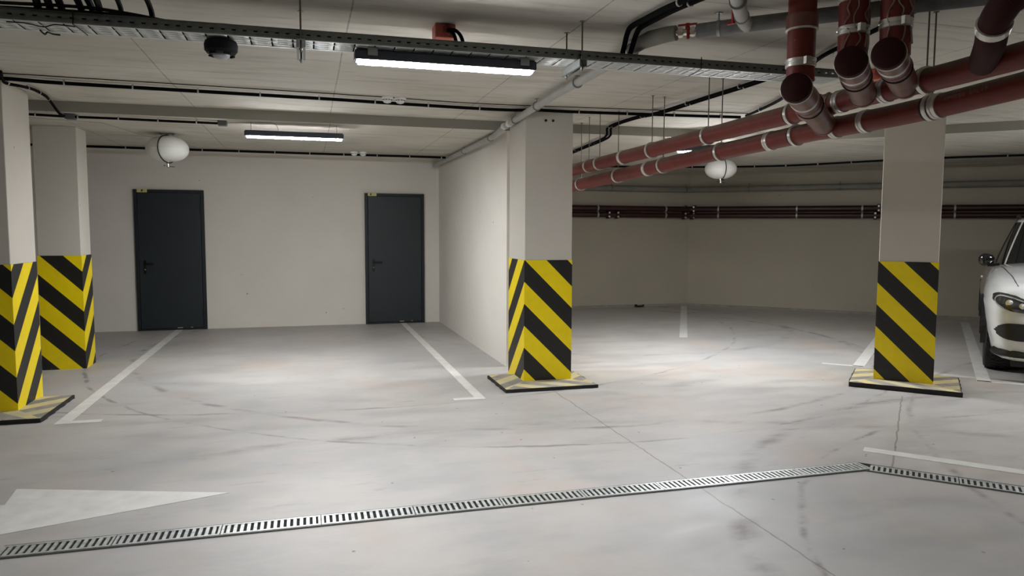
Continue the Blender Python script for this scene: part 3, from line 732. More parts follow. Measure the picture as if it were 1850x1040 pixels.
# detectors: white round units in pairs on the ceiling
def detector(loc, label, group):
    t = thing('smoke_detector', label, 'smoke detector', loc, 0, group)
    part('base', MB().lathe([(0.050, 0), (0.052, -0.012), (0.046, -0.020)], n=28), 'white_plastic', t)
    part('chamber', MB().lathe([(0.040, -0.020), (0.040, -0.034), (0.030, -0.048), (0.012, -0.054), (0, -0.055)], n=28), 'white_plastic', t)
    vb = MB()
    for k in range(10): a = 2 * PI * k / 10; vb.box((0.0395 * math.cos(a), 0.0395 * math.sin(a), -0.028), (0.004, 0.016, 0.007), a)
    part('vent_slot', vb, 'box_grey', t)
    return t
d1 = detector((0.693, 6.50, H1), 'left one of the white detector pair near the long conduit, above the two doors', None)
copy_thing(d1, (0.805, 6.50, H1), 0.5, 'right one of the white detector pair near the long conduit, above the two doors')
copy_thing(d1, (0.642, 10.30, H2), 0.2, 'left one of the far white detector pair near the back wall')
copy_thing(d1, (0.762, 10.30, H2), 0.9, 'right one of the far white detector pair near the back wall')

# ------------------------------------------------------------------ white extinguishing tanks
def tank(loc, label, rz):
    t = thing('extinguisher_tank', label, 'fire extinguisher', loc, rz)     # loc: centre of the tank
    R_, h_ = 0.222, 0.142; prof = []
    for k in range(25):
        a = -PI / 2 + PI * k / 24; ca, sa = math.cos(a), math.sin(a)
        prof.append((R_ * abs(ca) ** 0.86, h_ * (abs(sa) ** 1.0) * (1 if sa > 0 else -1)))
    part('shell', MB().lathe(prof, n=48), 'tank', t)
    part('weld_seam', MB().lathe([(R_ + 0.0005, -0.004), (R_ + 0.0025, 0), (R_ + 0.0005, 0.004)], n=48), 'tank', t)
    b = MB().box((0, 0, H2 - loc[2] - 0.003), (0.16, 0.05, 0.006)).box((0.0, 0, (h_ + H2 - loc[2]) / 2), (0.03, 0.02, H2 - loc[2] - h_ + 0.01))
    b.box((0.06, 0, H2 - loc[2] - 0.012), (0.02, 0.02, 0.018)).box((-0.06, 0, H2 - loc[2] - 0.012), (0.02, 0.02, 0.018))
    part('ceiling_bracket', b, 'galv_side', t)
    nz = MB().lathe([(0.020, 0), (0.020, -0.02), (0.011, -0.024), (0.011, -0.050), (0.015, -0.052), (0.015, -0.062), (0.004, -0.066)], (0, 0, -h_ + 0.005), n=14)
    nzo = part('nozzle', nz, 'chrome', t, label='metal nozzle')
    part('deflector', MB().box((0.045, 0, -h_ - 0.052), (0.05, 0.014, 0.006)).box((-0.035, 0, -h_ - 0.040), (0.02, 0.012, 0.006)), 'black_plastic', nzo)
    pts = []
    for k in range(15):
        a = PI / 2 - PI * k / 14 * 0.97
        pts.append((-0.045 * math.cos(a) + 0.0, -(R_ + 0.006) * abs(math.cos(a)) ** 0.9 * 1.0, (h_ + 0.006) * math.sin(a)))
    pts = [(0.0, -0.01, h_ + 0.03)] + pts + [(0.03, -0.02, -h_ - 0.012), (0.05, -0.01, -h_ + 0.0)]
    part('black_hose', MB().tube(sag(pts, 4), 0.0062, 8), 'cable', t)
    return t
tank((-1.475, 8.94, 2.372), 'white oval extinguisher tank above the left door', -0.065)
tank((5.72, 9.35, 2.372), 'white oval extinguisher tank in the right wing below the red pipes', -0.03)

# ------------------------------------------------------------------ grey condensate pipe under the ceiling
gp = thing('grey_pipe', 'grey plastic pipe run along the bay side wall and turning right over the tray', 'pipe', (1.96, 7.0, 2.56))
go = (1.96, 7.0, 2.56)
run = [(1.965, 11.6, 2.50), (1.965, 9.0, 2.495), (1.965, 7.75, 2.50), (1.962, 7.3, 2.545), (1.96, 5.7, 2.588), (1.955, 4.6, 2.590), (1.90, 4.10, 2.578)]
part('long_run', MB().tube(run, 0.031, 16), 'grey_pipe', gp, go)
part('lagged_bend', MB().tube([(1.90, 4.12, 2.576), (1.862, 3.90, 2.566), (1.862, 3.80, 2.560), (1.90, 3.68, 2.556), (1.935, 3.64, 2.556)], [0.034, 0.040, 0.044, 0.042, 0.040], 16), 'lagging_light', gp, go)
part('lagged_run', MB().tube([(2.02, 3.575, 2.556), (2.11, 3.505, 2.560), (2.2, 3.425, 2.563), (2.45, 3.225, 2.568), (2.8, 2.93, 2.573), (3.4, 2.45, 2.58)], 0.038, 16), 'lagging', gp, go)
vv = MB().tube([(1.93, 3.648, 2.556), (2.03, 3.568, 2.556)], [0.017, 0.017], 12).lathe([(0.024, -0.014), (0.028, 0), (0.024, 0.014)], (1.955, 3.628, 2.556), (0.78, -0.62, 0), 8).lathe([(0.024, -0.014), (0.028, 0), (0.024, 0.014)], (2.005, 3.588, 2.556), (0.78, -0.62, 0), 8)
vo = part('ball_valve', vv, 'brass', gp, go, label='shiny brass ball valve')
part('valve_handle', MB().box((1.98, 3.600, 2.592), (0.018, 0.10, 0.010), 0.9).lathe([(0.012, 0), (0.012, 0.03)], (1.98, 3.60, 2.57), (0, 0, 1), 10).box((1.975, 3.585, 2.545), (0.012, 0.012, 0.06)), 'valve_red', vo, go, label='red butterfly handle')
part('branch_run', MB().tube([(2.215, 3.41, 2.563), (2.16, 3.36, 2.568), (2.08, 3.26, 2.575), (1.97, 3.12, 2.585), (1.86, 2.95, 2.595)], [0.040, 0.034, 0.034, 0.032, 0.032], 14), 'grey_pipe', gp, go)
b2 = MB().lathe([(0.036, -0.012), (0.040, 0), (0.036, 0.012)], (2.125, 3.32, 2.572), (0.6, 0.75, 0), 16)
part('branch_collar', b2, 'lagging_light', gp, go)
part('valve_handle', MB().box((2.10, 3.36, 2.548), (0.020, 0.055, 0.010), 0.5).box((2.095, 3.345, 2.575), (0.014, 0.014, 0.07)), 'valve_red', gp, go, label='red handle at the branch')
for (x, y, z, axis, up) in [(1.962, 6.9, 2.556, (0, 1, 0), H1), (1.960, 6.2, 2.575, (0, 1, 0), H1), (1.958, 5.2, 2.589, (0, 1, 0), H1), (1.905, 4.13, 2.577, (.1, 1, 0), H1), (2.11, 3.505, 2.560, (.78, -.62, 0), H1), (1.965, 7.9, 2.50, (0, 1, 0), H2), (1.965, 9.3, 2.496, (0, 1, 0), H2), (1.99, 3.14, 2.583, (.6, .75, 0), H1)]:
    hb = MB().lathe([(0.037, -0.008), (0.0415, -0.008), (0.0415, 0.008), (0.037, 0.008)], (x, y, z), axis, 18).tube([(x, y, z + 0.035), (x, y, up)], 0.004, 6).box((x, y, up - 0.003), (0.03, 0.03, 0.004))
    part('pipe_hanger', hb, 'galv', gp, go)
tp_ = MB().lathe([(0.0340, -0.05), (0.0345, 0.05)], (1.962, 7.28, 2.546), (0, 1, 0.05), 16).lathe([(0.034, -0.04), (0.036, 0), (0.034, 0.04)], (1.962, 7.10, 2.549), (0, 1, 0), 16)
part('joint_tape', tp_, 'white_plastic', gp, go, label='whitish taped joint')

# ------------------------------------------------------------------ red sewer pipes
def along(p, q, y):
    k = (y - p[1]) / (q[1] - p[1]); return Vector(p).lerp(Vector(q), k)
def main_pipe(label, pts, r, hangers, couplers, name='sewer_pipe'):
    P = [Vector(p) for p in pts]
    t = thing(name, label, 'pipe', P[0]); o = P[0]
    part('pipe_run', MB().tube(P, r, 28), 'red_pipe', t, o)
    def at(y):
        for a, b in zip(P[:-1], P[1:]):
            if (a.y - y) * (b.y - y) <= 0: return a.lerp(b, (y - a.y) / (b.y - a.y)), (b - a).normalized()
    for y in couplers:      # steel band clamp with its lugs
        c, d_ = at(y); kb = MB().lathe([(r + 0.001, -0.022), (r + 0.006, -0.020), (r + 0.006, -0.007), (r + 0.003, -0.004), (r + 0.003, 0.004), (r + 0.006, 0.007), (r + 0.006, 0.020), (r + 0.001, 0.022)], c, d_, 28)
        x = d_.cross(Vector((0, 0, 1))).normalized(); q = c - x * (r + 0.012) * -1
        kb.box(c - x * (r + 0.010), (0.012, 0.03, 0.02), math.atan2(d_.y, d_.x) + PI / 2)
        part('band_clamp', kb, 'clamp', t, o)
    for y in hangers:
        c, d_ = at(y)
        hb = MB().lathe([(r + 0.003, -0.012), (r + 0.010, -0.012), (r + 0.010, 0.012), (r + 0.003, 0.012)], c, d_, 28)
        ho = part('pipe_hanger', hb, 'clamp', t, o, label='bright steel hanger ring')
        rb = MB().lathe([(r + 0.0005, -0.017), (r + 0.0055, -0.016), (r + 0.0055, 0.016), (r + 0.0005, 0.017)], c + d_ * 0.012 * -1, d_, 28)
        part('rubber_liner', rb, 'rubber', ho, o)
        top = H1 if y < 7.5 else H2
        part('threaded_rod', MB().tube([(c.x, c.y, c.z + r), (c.x, c.y, top)], 0.0042, 8).lathe([(0.014, 0), (0.014, 0.003)], (c.x, c.y, top - 0.003), n=10), 'rod', ho, o)
    return t
UP = [(2.745, 7.9, 2.125), (2.772, 7.38, 2.140), (2.806, 6.79, 2.156), (2.855, 5.95, 2.177), (2.909, 5.02, 2.205), (2.966, 4.04, 2.234), (3.0, 3.46, 2.249), (3.03, 2.9, 2.260), (3.052, 2.5, 2.275)]
LO = [(2.80, 8.3, 1.955), (2.853, 7.56, 1.985), (2.973, 5.97, 2.052), (3.05, 4.93, 2.097), (3.119, 4.02, 2.128), (3.166, 3.39, 2.140), (3.190, 3.11, 2.152), (3.219, 2.68, 2.178), (3.24, 2.3, 2.195)]
main_pipe('upper of the two long red-brown sewer pipes hung on rods', UP, 0.0600, (7.05, 6.80, 5.78, 4.95, 4.03, 3.05), (6.30, 3.62, 3.30))
main_pipe('lower of the two long red-brown sewer pipes, passing in front of the right pillar', LO, 0.0610, (7.45, 6.62, 5.80, 4.98, 4.17, 3.17), (6.05, 4.42, 3.83, 3.60, 3.13))

def stack(label, x, y, ztop, zbot, cap, joint, r, taped, band_z):
    """vertical down-pipe whose foot enters a slanting branch; the branch has a capped cleaning end"""
    t = thing('down_pipe', label, 'pipe', (x, y, zbot)); o = (x, y, zbot); cap = Vector(cap); joint = Vector(joint); d_ = (joint - cap).normalized()
    part('vertical_pipe', MB().tube([(x, y, ztop), (x, y, zbot)], r, 28), 'red_pipe', t, o)
    part('slanting_branch', MB().tube([cap, cap.lerp(joint, 0.45), joint], [r * 1.04, r * 1.04, r * 1.0], 28), 'fitting', t, o)
    part('end_cap', MB().lathe([(0.0, -0.014), (r * 0.85, -0.013), (r * 1.05, -0.006), (r * 1.10, 0.012), (r * 1.10, 0.018), (r * 1.0, 0.020)], cap, d_, 32), 'cap', t, o, label='dark round end cap')
    part('cap_rim', MB().lathe([(r * 1.08, 0.0), (r * 1.13, 0.002), (r * 1.13, 0.014), (r * 1.08, 0.016)], cap + d_ * 0.02, d_, 32), 'clamp', t, o, label='pale sealing rim')
    for k in (0.24, 0.34):
        part('branch_ring', MB().lathe([(r * 1.04, -0.012), (r * 1.10, -0.006), (r * 1.10, 0.006), (r * 1.04, 0.012)], cap.lerp(joint, k), d_, 32), 'clamp' if k < 0.3 else 'fitting', t, o)
    part('branch_seal', MB().lathe([(r * 1.04, -0.005), (r * 1.12, -0.004), (r * 1.12, 0.004), (r * 1.04, 0.005)], cap.lerp(joint, 0.42), d_, 32), 'rubber', t, o)
    part('joint_collar', MB().lathe([(r * 0.98, -0.02), (r * 1.07, -0.016), (r * 1.07, 0.004), (r * 0.98, 0.008)], joint - d_ * 0.03, d_, 32), 'fitting', t, o)
    for z, kind in band_z:
        if kind == 'band':
            kb = MB().lathe([(r + 0.001, -0.020), (r + 0.006, -0.018), (r + 0.006, -0.006), (r + 0.003, -0.003), (r + 0.003, 0.003), (r + 0.006, 0.006), (r + 0.006, 0.018), (r + 0.001, 0.020)], (x, y, z), n=28)
            kb.box((x - 0.02, y - r - 0.012, z), (0.03, 0.02, 0.035)); part('band_clamp', kb, 'clamp', t, o)
        else:
            part('socket_collar', MB().lathe([(r, -0.035), (r + 0.009, -0.033), (r + 0.009, 0.033), (r, 0.035)], (x, y, z), n=28), 'fitting', t, o)
            part('seal_ring', MB().lathe([(r + 0.006, -0.005), (r + 0.011, -0.003), (r + 0.011, 0.003), (r + 0.006, 0.005)], (x, y, z - 0.036), n=28), 'clamp', t, o)
    if taped:
        tb = MB()
        for k in range(taped):
            a = 0.7 * k + 3.6; pts = []
            for j in range(8):
                aa = a + random.uniform(-.25, .25); zz = zbot + 0.05 + (ztop - zbot - 0.12) * j / 7
                pts.append((x + (r + 0.003) * math.cos(aa), y + (r + 0.003) * math.sin(aa), zz))
            tb.tube(sag(pts, 3), 0.0035, 6)
        part('glue_run', tb, 'tape', t, o, label='dried pale drips running down the pipe')
    return t
stack('left of the three vertical red pipes, its capped branch joining the lower pipe', 2.333, 3.12, H1 + 0.02, 2.225, (2.262, 3.055, 2.180), (3.06, 3.85, 2.145), 0.0655, 0, [(2.505, 'sock'), (2.31, 'band')])
stack('middle of the three vertical red pipes, streaked with dried glue', 2.47, 2.93, H1 + 0.02, 2.29, (2.412, 2.870, 2.273), (2.93, 3.38, 2.232), 0.0655, 5, [(2.575, 'band'), (2.425, 'band')])
stack('right of the three vertical red pipes, nearest the frame edge', 2.585, 2.795, H1 + 0.02, 2.29, (2.503, 2.745, 2.288), (3.0, 3.16, 2.245), 0.0655, 4, [(2.43, 'band')])
# crumpled tape at the tee on the upper pipe
tw = MB(); c0 = Vector((2.975, 3.80, 2.238)); dv = (Vector(UP[6]) - Vector(UP[4])).normalized()
for k in range(16):
    a0 = random.uniform(0, 2 * PI); s0 = random.uniform(-0.10, 0.10)
    xx = dv.cross(Vector((0, 0, 1))).normalized(); zz = xx.cross(dv)
    pts = [c0 + dv * (s0 + random.uniform(-.02, .02)) + (0.0645 + random.uniform(0, .008)) * (math.cos(a0 + j * .35) * xx + math.sin(a0 + j * .35) * zz) for j in range(7)]
    tw.tube(sag(pts, 2), random.uniform(0.004, 0.009), 6)
tw.lathe([(0.0605, -0.12), (0.066, -0.10), (0.068, 0), (0.066, 0.10), (0.0605, 0.12)], c0, dv, 24)
solo('tape_wrap', tw, 'tape', 'crumpled brown tape wrapped round the upper red pipe between the capped branches', 'tape')
# wide bend at the right edge
bend = thing('pipe_bend', 'large dark red pipe bend at the top right edge of the picture', 'pipe', (2.62, 2.33, 2.35)); bo = (2.62, 2.33, 2.35)
BP = [(2.99, 2.70, 2.268), (2.80, 2.50, 2.29), (2.712, 2.41, 2.335), (2.668, 2.34, 2.375), (2.665, 2.27, 2.425), (2.72, 2.21, 2.452), (2.80, 2.12, 2.462), (2.95, 1.98, 2.468)]
part('bend_body', MB().tube(sag(BP, 6), 0.060, 24), 'cap', bend, bo)
part('band_clamp', MB().lathe([(0.061, -0.02), (0.067, -0.018), (0.067, 0.018), (0.061, 0.02)], BP[2], Vector(BP[3]) - Vector(BP[1]), 24), 'clamp', bend, bo)
part('socket', MB().lathe([(0.060, -0.03), (0.069, -0.028), (0.069, 0.028), (0.060, 0.03)], BP[4], Vector(BP[5]) - Vector(BP[3]), 24), 'cap', bend, bo)
part('threaded_rod', MB().tube([(2.76, 2.165, 2.51), (2.76, 2.165, H1)], 0.005, 8), 'rod', bend, bo)
# pale print on the lower pipe, drawn as short raised strokes
GL = {'X': [((0, 0), (1, 1)), ((0, 1), (1, 0))], 'P': [((0, 0), (0, 1)), ((0, 1), (1, 1)), ((1, 1), (1, .5)), ((1, .5), (0, .5))], 'R': [((0, 0), (0, 1)), ((0, 1), (1, 1)), ((1, 1), (1, .5)), ((1, .5), (0, .5)), ((.3, .5), (1, 0))], 'E': [((0, 0), (0, 1)), ((0, 1), (1, 1)), ((0, .5), (.8, .5)), ((0, 0), (1, 0))], 'S': [((1, 1), (0, 1)), ((0, 1), (0, .5)), ((0, .5), (1, .5)), ((1, .5), (1, 0)), ((1, 0), (0, 0))], 'L': [((0, 1), (0, 0)), ((0, 0), (1, 0))], 'I': [((.5, 0), (.5, 1))], 'T': [((.5, 0), (.5, 1)), ((0, 1), (1, 1))], ' ': []}
tx = MB(); pa, pb = Vector((3.190, 3.11, 2.152)), Vector((3.219, 2.68, 2.178)); ax_ = (pb - pa).normalized()
sx_ = ax_.cross(Vector((0, 0, 1))).normalized() * -1; sz_ = Vector((0, 0, 1))
if sx_.x > 0: sx_ = -sx_
cur = 0.06
for chx in 'XPRESS SPLIT':
    for (u0, v0), (u1, v1) in GL[chx]:
        q = []
        for u_, v_ in ((u0, v0), (u1, v1)):
            ang = 0.10 + v_ * 0.26
            q.append(pa + ax_ * (cur + u_ * 0.014) + 0.0613 * (math.cos(ang) * sx_ + math.sin(ang) * sz_))
        tx.tube(q, 0.0011, 4)
    cur += 0.020
part('pipe_print', tx, 'stamp', bpy.data.objects['sewer_pipe.001'], bpy.data.objects['sewer_pipe.001'].location, label='pale printed lettering')
# ------------------------------------------------------------------ wall pipes of the right wing
dR = Vector((6.3, -5.7, 0)).normalized(); nR = Vector((-dR.y, dR.x, 0)) * -1     # into the room
def wing(off, z0, zc_, z1, L=8.4):
    K = Vector((7.30, 13.05, 0)); a = Vector((2.30, 13.05 - off, z0))
    c = Vector((7.30 - off * 0.414 * 1.0, 13.05 - off, zc_)); e = K + dR * L + nR * off; e.z = z1
    return [a, c, e]
def wall_pipe(label, pts, r, mat, nclip, name, clipmat='clip', flange=()):
    P = [Vector(p) for p in pts]; t = thing(name, label, 'pipe', P[0]); o = P[0]
    part('pipe_run', MB().tube(P, r, 16), mat, t, o)
    tot = (P[1] - P[0]).length + (P[2] - P[1]).length; L1 = (P[1] - P[0]).length
    def at(q): return (P[0].lerp(P[1], q / L1), (P[1] - P[0]).normalized()) if q < L1 else (P[1].lerp(P[2], (q - L1) / (tot - L1)), (P[2] - P[1]).normalized())
    for k in range(nclip):
        c, d_ = at(0.5 + (tot - 0.8) * (k + 0.13 * (k % 2)) / nclip); n_ = Vector((d_.y, -d_.x, 0))
        kb = MB().lathe([(r + 0.001, -0.014), (r + 0.006, -0.014), (r + 0.006, 0.014), (r + 0.001, 0.014)], c, d_, 16)
        kb.box(c - n_ * (r + 0.035), (0.02, 0.07, 0.03), math.atan2(d_.y, d_.x)); kb.lathe([(0.011, 0), (0.011, 0.02)], c + n_ * (r + 0.004), n_, 8)
        kb.tube([c + Vector((0, 0, r)), c + Vector((0, 0, r + 0.045))], 0.006, 6)
        part('pipe_clip', kb, clipmat, t, o)
    for q in flange:
        c, d_ = at(q); n_ = Vector((d_.y, -d_.x, 0))
        fb_ = MB()
        for s_ in (-0.09, 0.09): fb_.lathe([(r, -0.025), (r + 0.022, -0.025), (r + 0.022, 0.025), (r, 0.025)], c + d_ * s_, d_, 16)
        fo = part('coupling', fb_, mat, t, o)
        bb = MB()
        for s_ in (-0.09, 0.09):
            for up in (-1, 1): bb.lathe([(0.018, 0), (0.018, 0.03)], c + d_ * s_ + n_ * (r + 0.01) + Vector((0, 0, up * (r * .7))), n_, 8)
        part('coupling_bolt', bb, 'clamp', fo, o)
    return t
wall_pipe('upper dark red pipe fixed along the walls of the right wing', wing(0.13, 1.905, 1.905, 1.88), 0.054, 'fire_pipe', 10, 'fire_main', 'clip', (4.95, 8.35))
wall_pipe('lower dark red pipe fixed along the walls of the right wing', wing(0.13, 1.790, 1.780, 1.755), 0.052, 'fire_pipe', 10, 'fire_main', 'clip', (3.30, 4.90, 8.30))
wall_pipe('grey lagged pipe high on the walls of the right wing', wing(0.13, 2.285, 2.285, 2.285), 0.056, 'lagging_light', 9, 'lagged_pipe', 'galv_side')
solo('floor_debris', MB().box((6.22, 12.93, 0.02), (0.12, 0.05, 0.03), 0.2).box((6.14, 12.94, 0.03), (0.03, 0.04, 0.05), 0.6).box((6.29, 12.93, 0.03), (0.03, 0.04, 0.04), -0.3), 'spill', 'small piece of black debris on the floor against the far wall', 'debris', bevel=0.006)

# ------------------------------------------------------------------ white car
CARLOC = Vector((7.96, 5.57, 0)) - Vector((-R2, -R2, 0)) * 1.45
CARLOC = Vector((CARLOC.x - 0.085, CARLOC.y + 0.085, 0))
_P = CARLOC + 1.45 * Vector((-R2, -R2, 0)) + 0.93 * Vector((-R2, R2, 0))     # front wheel nearest the pillar
HEAD = math.radians(222.2); _h = Vector((math.cos(HEAD), math.sin(HEAD), 0)); _rt = Vector((_h.y, -_h.x, 0))
CARLOC = _P - 0.93 * _rt - 1.45 * _h
car = thing('car', 'white parked car at the right edge, facing the camera beside the striped pillar', 'car', CARLOC, HEAD)
def lerp(a, b, t): return a + (b - a) * t
def interp(tab, x):
    if x <= tab[0][0]: return tab[0][1]
    for (a, va), (b, vb) in zip(tab[:-1], tab[1:]):
        if x <= b:
            t = (x - a) / (b - a); t = t * t * (3 - 2 * t) * 0.5 + t * 0.5; return lerp(va, vb, t)
    return tab[-1][1]
FX = [(0.20, 2.20), (0.30, 2.30), (0.45, 2.34), (0.60, 2.36), (0.75, 2.35), (0.88, 2.28), (0.98, 2.12), (1.05, 1.9)]
RX = [(0.20, -2.25), (0.35, -2.32), (0.6, -2.36), (0.85, -2.34), (1.05, -2.28), (1.15, -2.2)]
WY = [(0.20, 0.86), (0.32, 0.915), (0.45, 0.935), (0.60, 0.955), (0.75, 0.962), (0.88, 0.945), (0.98, 0.90), (1.05, 0.86)]
def outline(z, n=72):
    fx, rx, w = interp(FX, z), interp(RX, z), interp(WY, z); pts = []
    for k in range(n):
        a = 2 * PI * k / n; ca, sa = math.cos(a), math.sin(a)
        e = 9.0 if ca > 0 else 7.0; rr = (abs(ca) ** e + abs(sa) ** e) ** (-1 / e)
        X, Y_ = ca * rr, sa * rr
        # plan taper at the nose
        x = X * (fx if X > 0 else -rx)
        tp = 1 - 0.04 * max(0, (x - 1.35) / 1.0) ** 1.6 - 0.10 * max(0, (-x - 1.5) / 0.85) ** 2
        # fenders over the wheels
        y = Y_ * w * tp
        if 0.4 < z < 0.95: y += (1 if y > 0 else -1) * 0.012 * (math.exp(-((x - 1.45) / 0.5) ** 2) + math.exp(-((x + 1.45) / 0.5) ** 2)) * min(1, abs(Y_) * 1.05) ** 8
        pts.append(Vector((x, y, z)))
    return pts
rings = [outline(z) for z in (0.20, 0.24, 0.30, 0.37, 0.45, 0.52, 0.60, 0.68, 0.75, 0.82, 0.88)]
def deck(x, y):
    h = interp([(-2.35, 1.00), (-1.9, 1.06), (-0.6, 1.12), (0.8, 1.155), (1.15, 1.14), (1.7, 1.075), (2.1, 0.99), (2.36, 0.88)], x)
    return h - 0.075 * min(1.15, abs(y) / 0.93) ** 3.2
base = outline(0.90)
for s_ in (0.985, 0.96, 0.91, 0.85, 0.75, 0.6, 0.4, 0.2, 0.05):
    rg = []
    for p in base:
        x = p.x * (1 - (1 - s_) * 0.6) if p.x > 0 else p.x * (1 - (1 - s_) * 0.5); y = p.y * s_
        z = deck(x, y); k = min(1, (1 - s_) / 0.06); z = lerp(0.90, z, k ** 0.6) if z > 0.90 else z
        if p.x > 1.6: z = min(z, deck(x, y))
        rg.append(Vector((x, y, z)))
    rings.append(rg)
body = part('body', MB().rings(rings, True), 'car_paint', car)
# cut the wheel arches, lower intakes and lamp pockets
def cut(o, mb):
    c = bpy.data.objects.new('cutter', mb.mesh('cutter')); COL.objects.link(c)
    c.matrix_world = Matrix.Identity(4)
    o2 = bpy.data.objects.new('tmp', o.data.copy()); COL.objects.link(o2)
    md = o2.modifiers.new('b', 'BOOLEAN'); md.operation = 'DIFFERENCE'; md.object = c; md.solver = 'EXACT'
    dg = bpy.context.evaluated_depsgraph_get(); dg.update()
    me = bpy.data.meshes.new_from_object(o2.evaluated_get(dg)); 
    old = o.data; o.data = me
    bpy.data.objects.remove(o2); bpy.data.objects.remove(c)
    for p in me.polygons: p.use_smooth = True
    me.set_sharp_from_angle(angle=math.radians(34))
AX, WR = 1.45, 0.362
for sx in (AX, -AX):
    for sy in (-1, 1):
        cut(body, MB().lathe([(0.425, 0.0), (0.425, 0.42)], (sx, sy * 0.66, 0.385), (0, sy, 0), 40))
lower = MB().box((0, 0, 0.30), (4.1, 1.40, 0.36)); part('underbody', lower, 'car_black', car)
def ring_side(x, z, r0, r1, y, sy, a0=-0.15, a1=PI + 0.15, n=24):
    b = MB()
    for k in range(n):
        A = a0 + (a1 - a0) * k / n; B = a0 + (a1 - a0) * (k + 1) / n
        q = []
        for yy in (y, y - 0.05):
            for rr in (r0, r1):
                for a in (A, B): q.append((x + rr * math.cos(a), sy * yy, z + rr * math.sin(a)))
        b.add(q, [(0, 1, 3, 2), (4, 6, 7, 5), (0, 2, 6, 4), (1, 5, 7, 3), (2, 3, 7, 6), (0, 4, 5, 1)])
    return b
for sx in (AX, -AX):
    for sy in (-1, 1):
        part('wheel_arch_trim', ring_side(sx, 0.385, 0.408, 0.430, 0.976 if sx > 0 else 0.966, sy), 'car_black', car)
# sills
part('side_sill', MB().box((0, 0, 0.245), (1.95, 1.87, 0.11)), 'car_black', car, bevel=0.02)
def wheel(sx, sy):
    b = MB(); c = (sx, sy * 0.80, WR)
    prof = [(0.245, -0.125), (0.30, -0.135), (0.335, -0.130), (0.354, -0.112), (0.361, -0.08), (0.362, 0), (0.361, 0.08), (0.354, 0.112), (0.335, 0.130), (0.30, 0.135), (0.245, 0.125)]
    b.lathe(prof, c, (0, 1, 0), 56)
    w = part('wheel', b, 'tyre', car, label='black tyre with dark alloy rim')
    tb = MB()
    for k in range(40):                                  # tread blocks
        a = 2 * PI * k / 40
        for i, yy in enumerate((-0.098, -0.05, 0.0, 0.05, 0.098)):
            aa = a + (0.04 if i % 2 else 0.0); ln_ = 0.042 if abs(yy) > .09 else 0.036
            R3 = Matrix.Rotation(-aa, 3, 'Y') @ Matrix.Rotation((0.35 if yy > 0 else -0.35) if abs(yy) < .09 else 0, 3, 'X')
            p = Vector((c[0], c[1] + yy, c[2])) + Matrix.Rotation(-aa, 3, 'Y') @ Vector((WR + 0.001 - (0.006 if abs(yy) > .09 else 0), 0, 0))
            tb.box(p, (0.010, 0.036, ln_), R=R3)
    part('tread', tb, 'tyre', w)
    rb = MB().lathe([(0.245, -0.02), (0.25, 0.10), (0.238, 0.108), (0.232, 0.06), (0.05, 0.055), (0.03, 0.085), (0.0, 0.09)], c, (0, sy, 0), 40)
    for k in range(10):
        a = 2 * PI * k / 10; dirv = Vector((math.cos(a), 0, math.sin(a)))
        p = Vector(c) + dirv * 0.14 + Vector((0, sy * 0.085, 0)); rb.box(p, (0.20, 0.03, 0.028), R=Matrix.Rotation(-a, 3, 'Y'))
    part('rim', rb, 'alloy', w)
for sx in (AX, -AX):
    for sy in (-1, 1): wheel(sx, sy)
# greenhouse: lofted cabin, glass all round with painted pillars and roof
def cabin_ring(z):
    t = (z - 1.02) / (1.66 - 1.02)
    f = lerp(1.02, -0.02, t ** 0.95); r = lerp(-2.05, -1.05, t ** 1.25); w = lerp(0.835, 0.60, t ** 1.15)
    pts = []; n = 64
    for k in range(n):
        a = 2 * PI * k / n; ca, sa = math.cos(a), math.sin(a); e = 4.6; rr = (abs(ca) ** e + abs(sa) ** e) ** (-1 / e)
        X, Y_ = ca * rr, sa * rr; cx = (f + r) / 2; hx = (f - r) / 2
        x = cx + X * hx; x += 0.10 * (1 - Y_ * Y_) * max(0, X) ** 3 - (0.0)
        pts.append(Vector((x, Y_ * w, z)))
    return pts
crs = [cabin_ring(z) for z in (1.02, 1.10, 1.18, 1.26, 1.34, 1.42, 1.50, 1.57, 1.62)]
part('glasshouse', MB().rings(crs, True), 'car_glass', car, label='dark tinted windows')
top = cabin_ring(1.62); rf = [[p.copy() for p in cabin_ring(1.615)]]
for k, (s_, dz) in enumerate([(1.012, 0.0), (1.005, 0.022), (0.97, 0.042), (0.88, 0.060), (0.65, 0.078), (0.3, 0.086), (0.02, 0.088)]):
    cx = sum(p.x for p in top) / len(top); rf.append([Vector((cx + (p.x - cx) * s_, p.y * s_, 1.615 + dz)) for p in top])
part('roof', MB().rings(rf, True), 'car_paint', car)
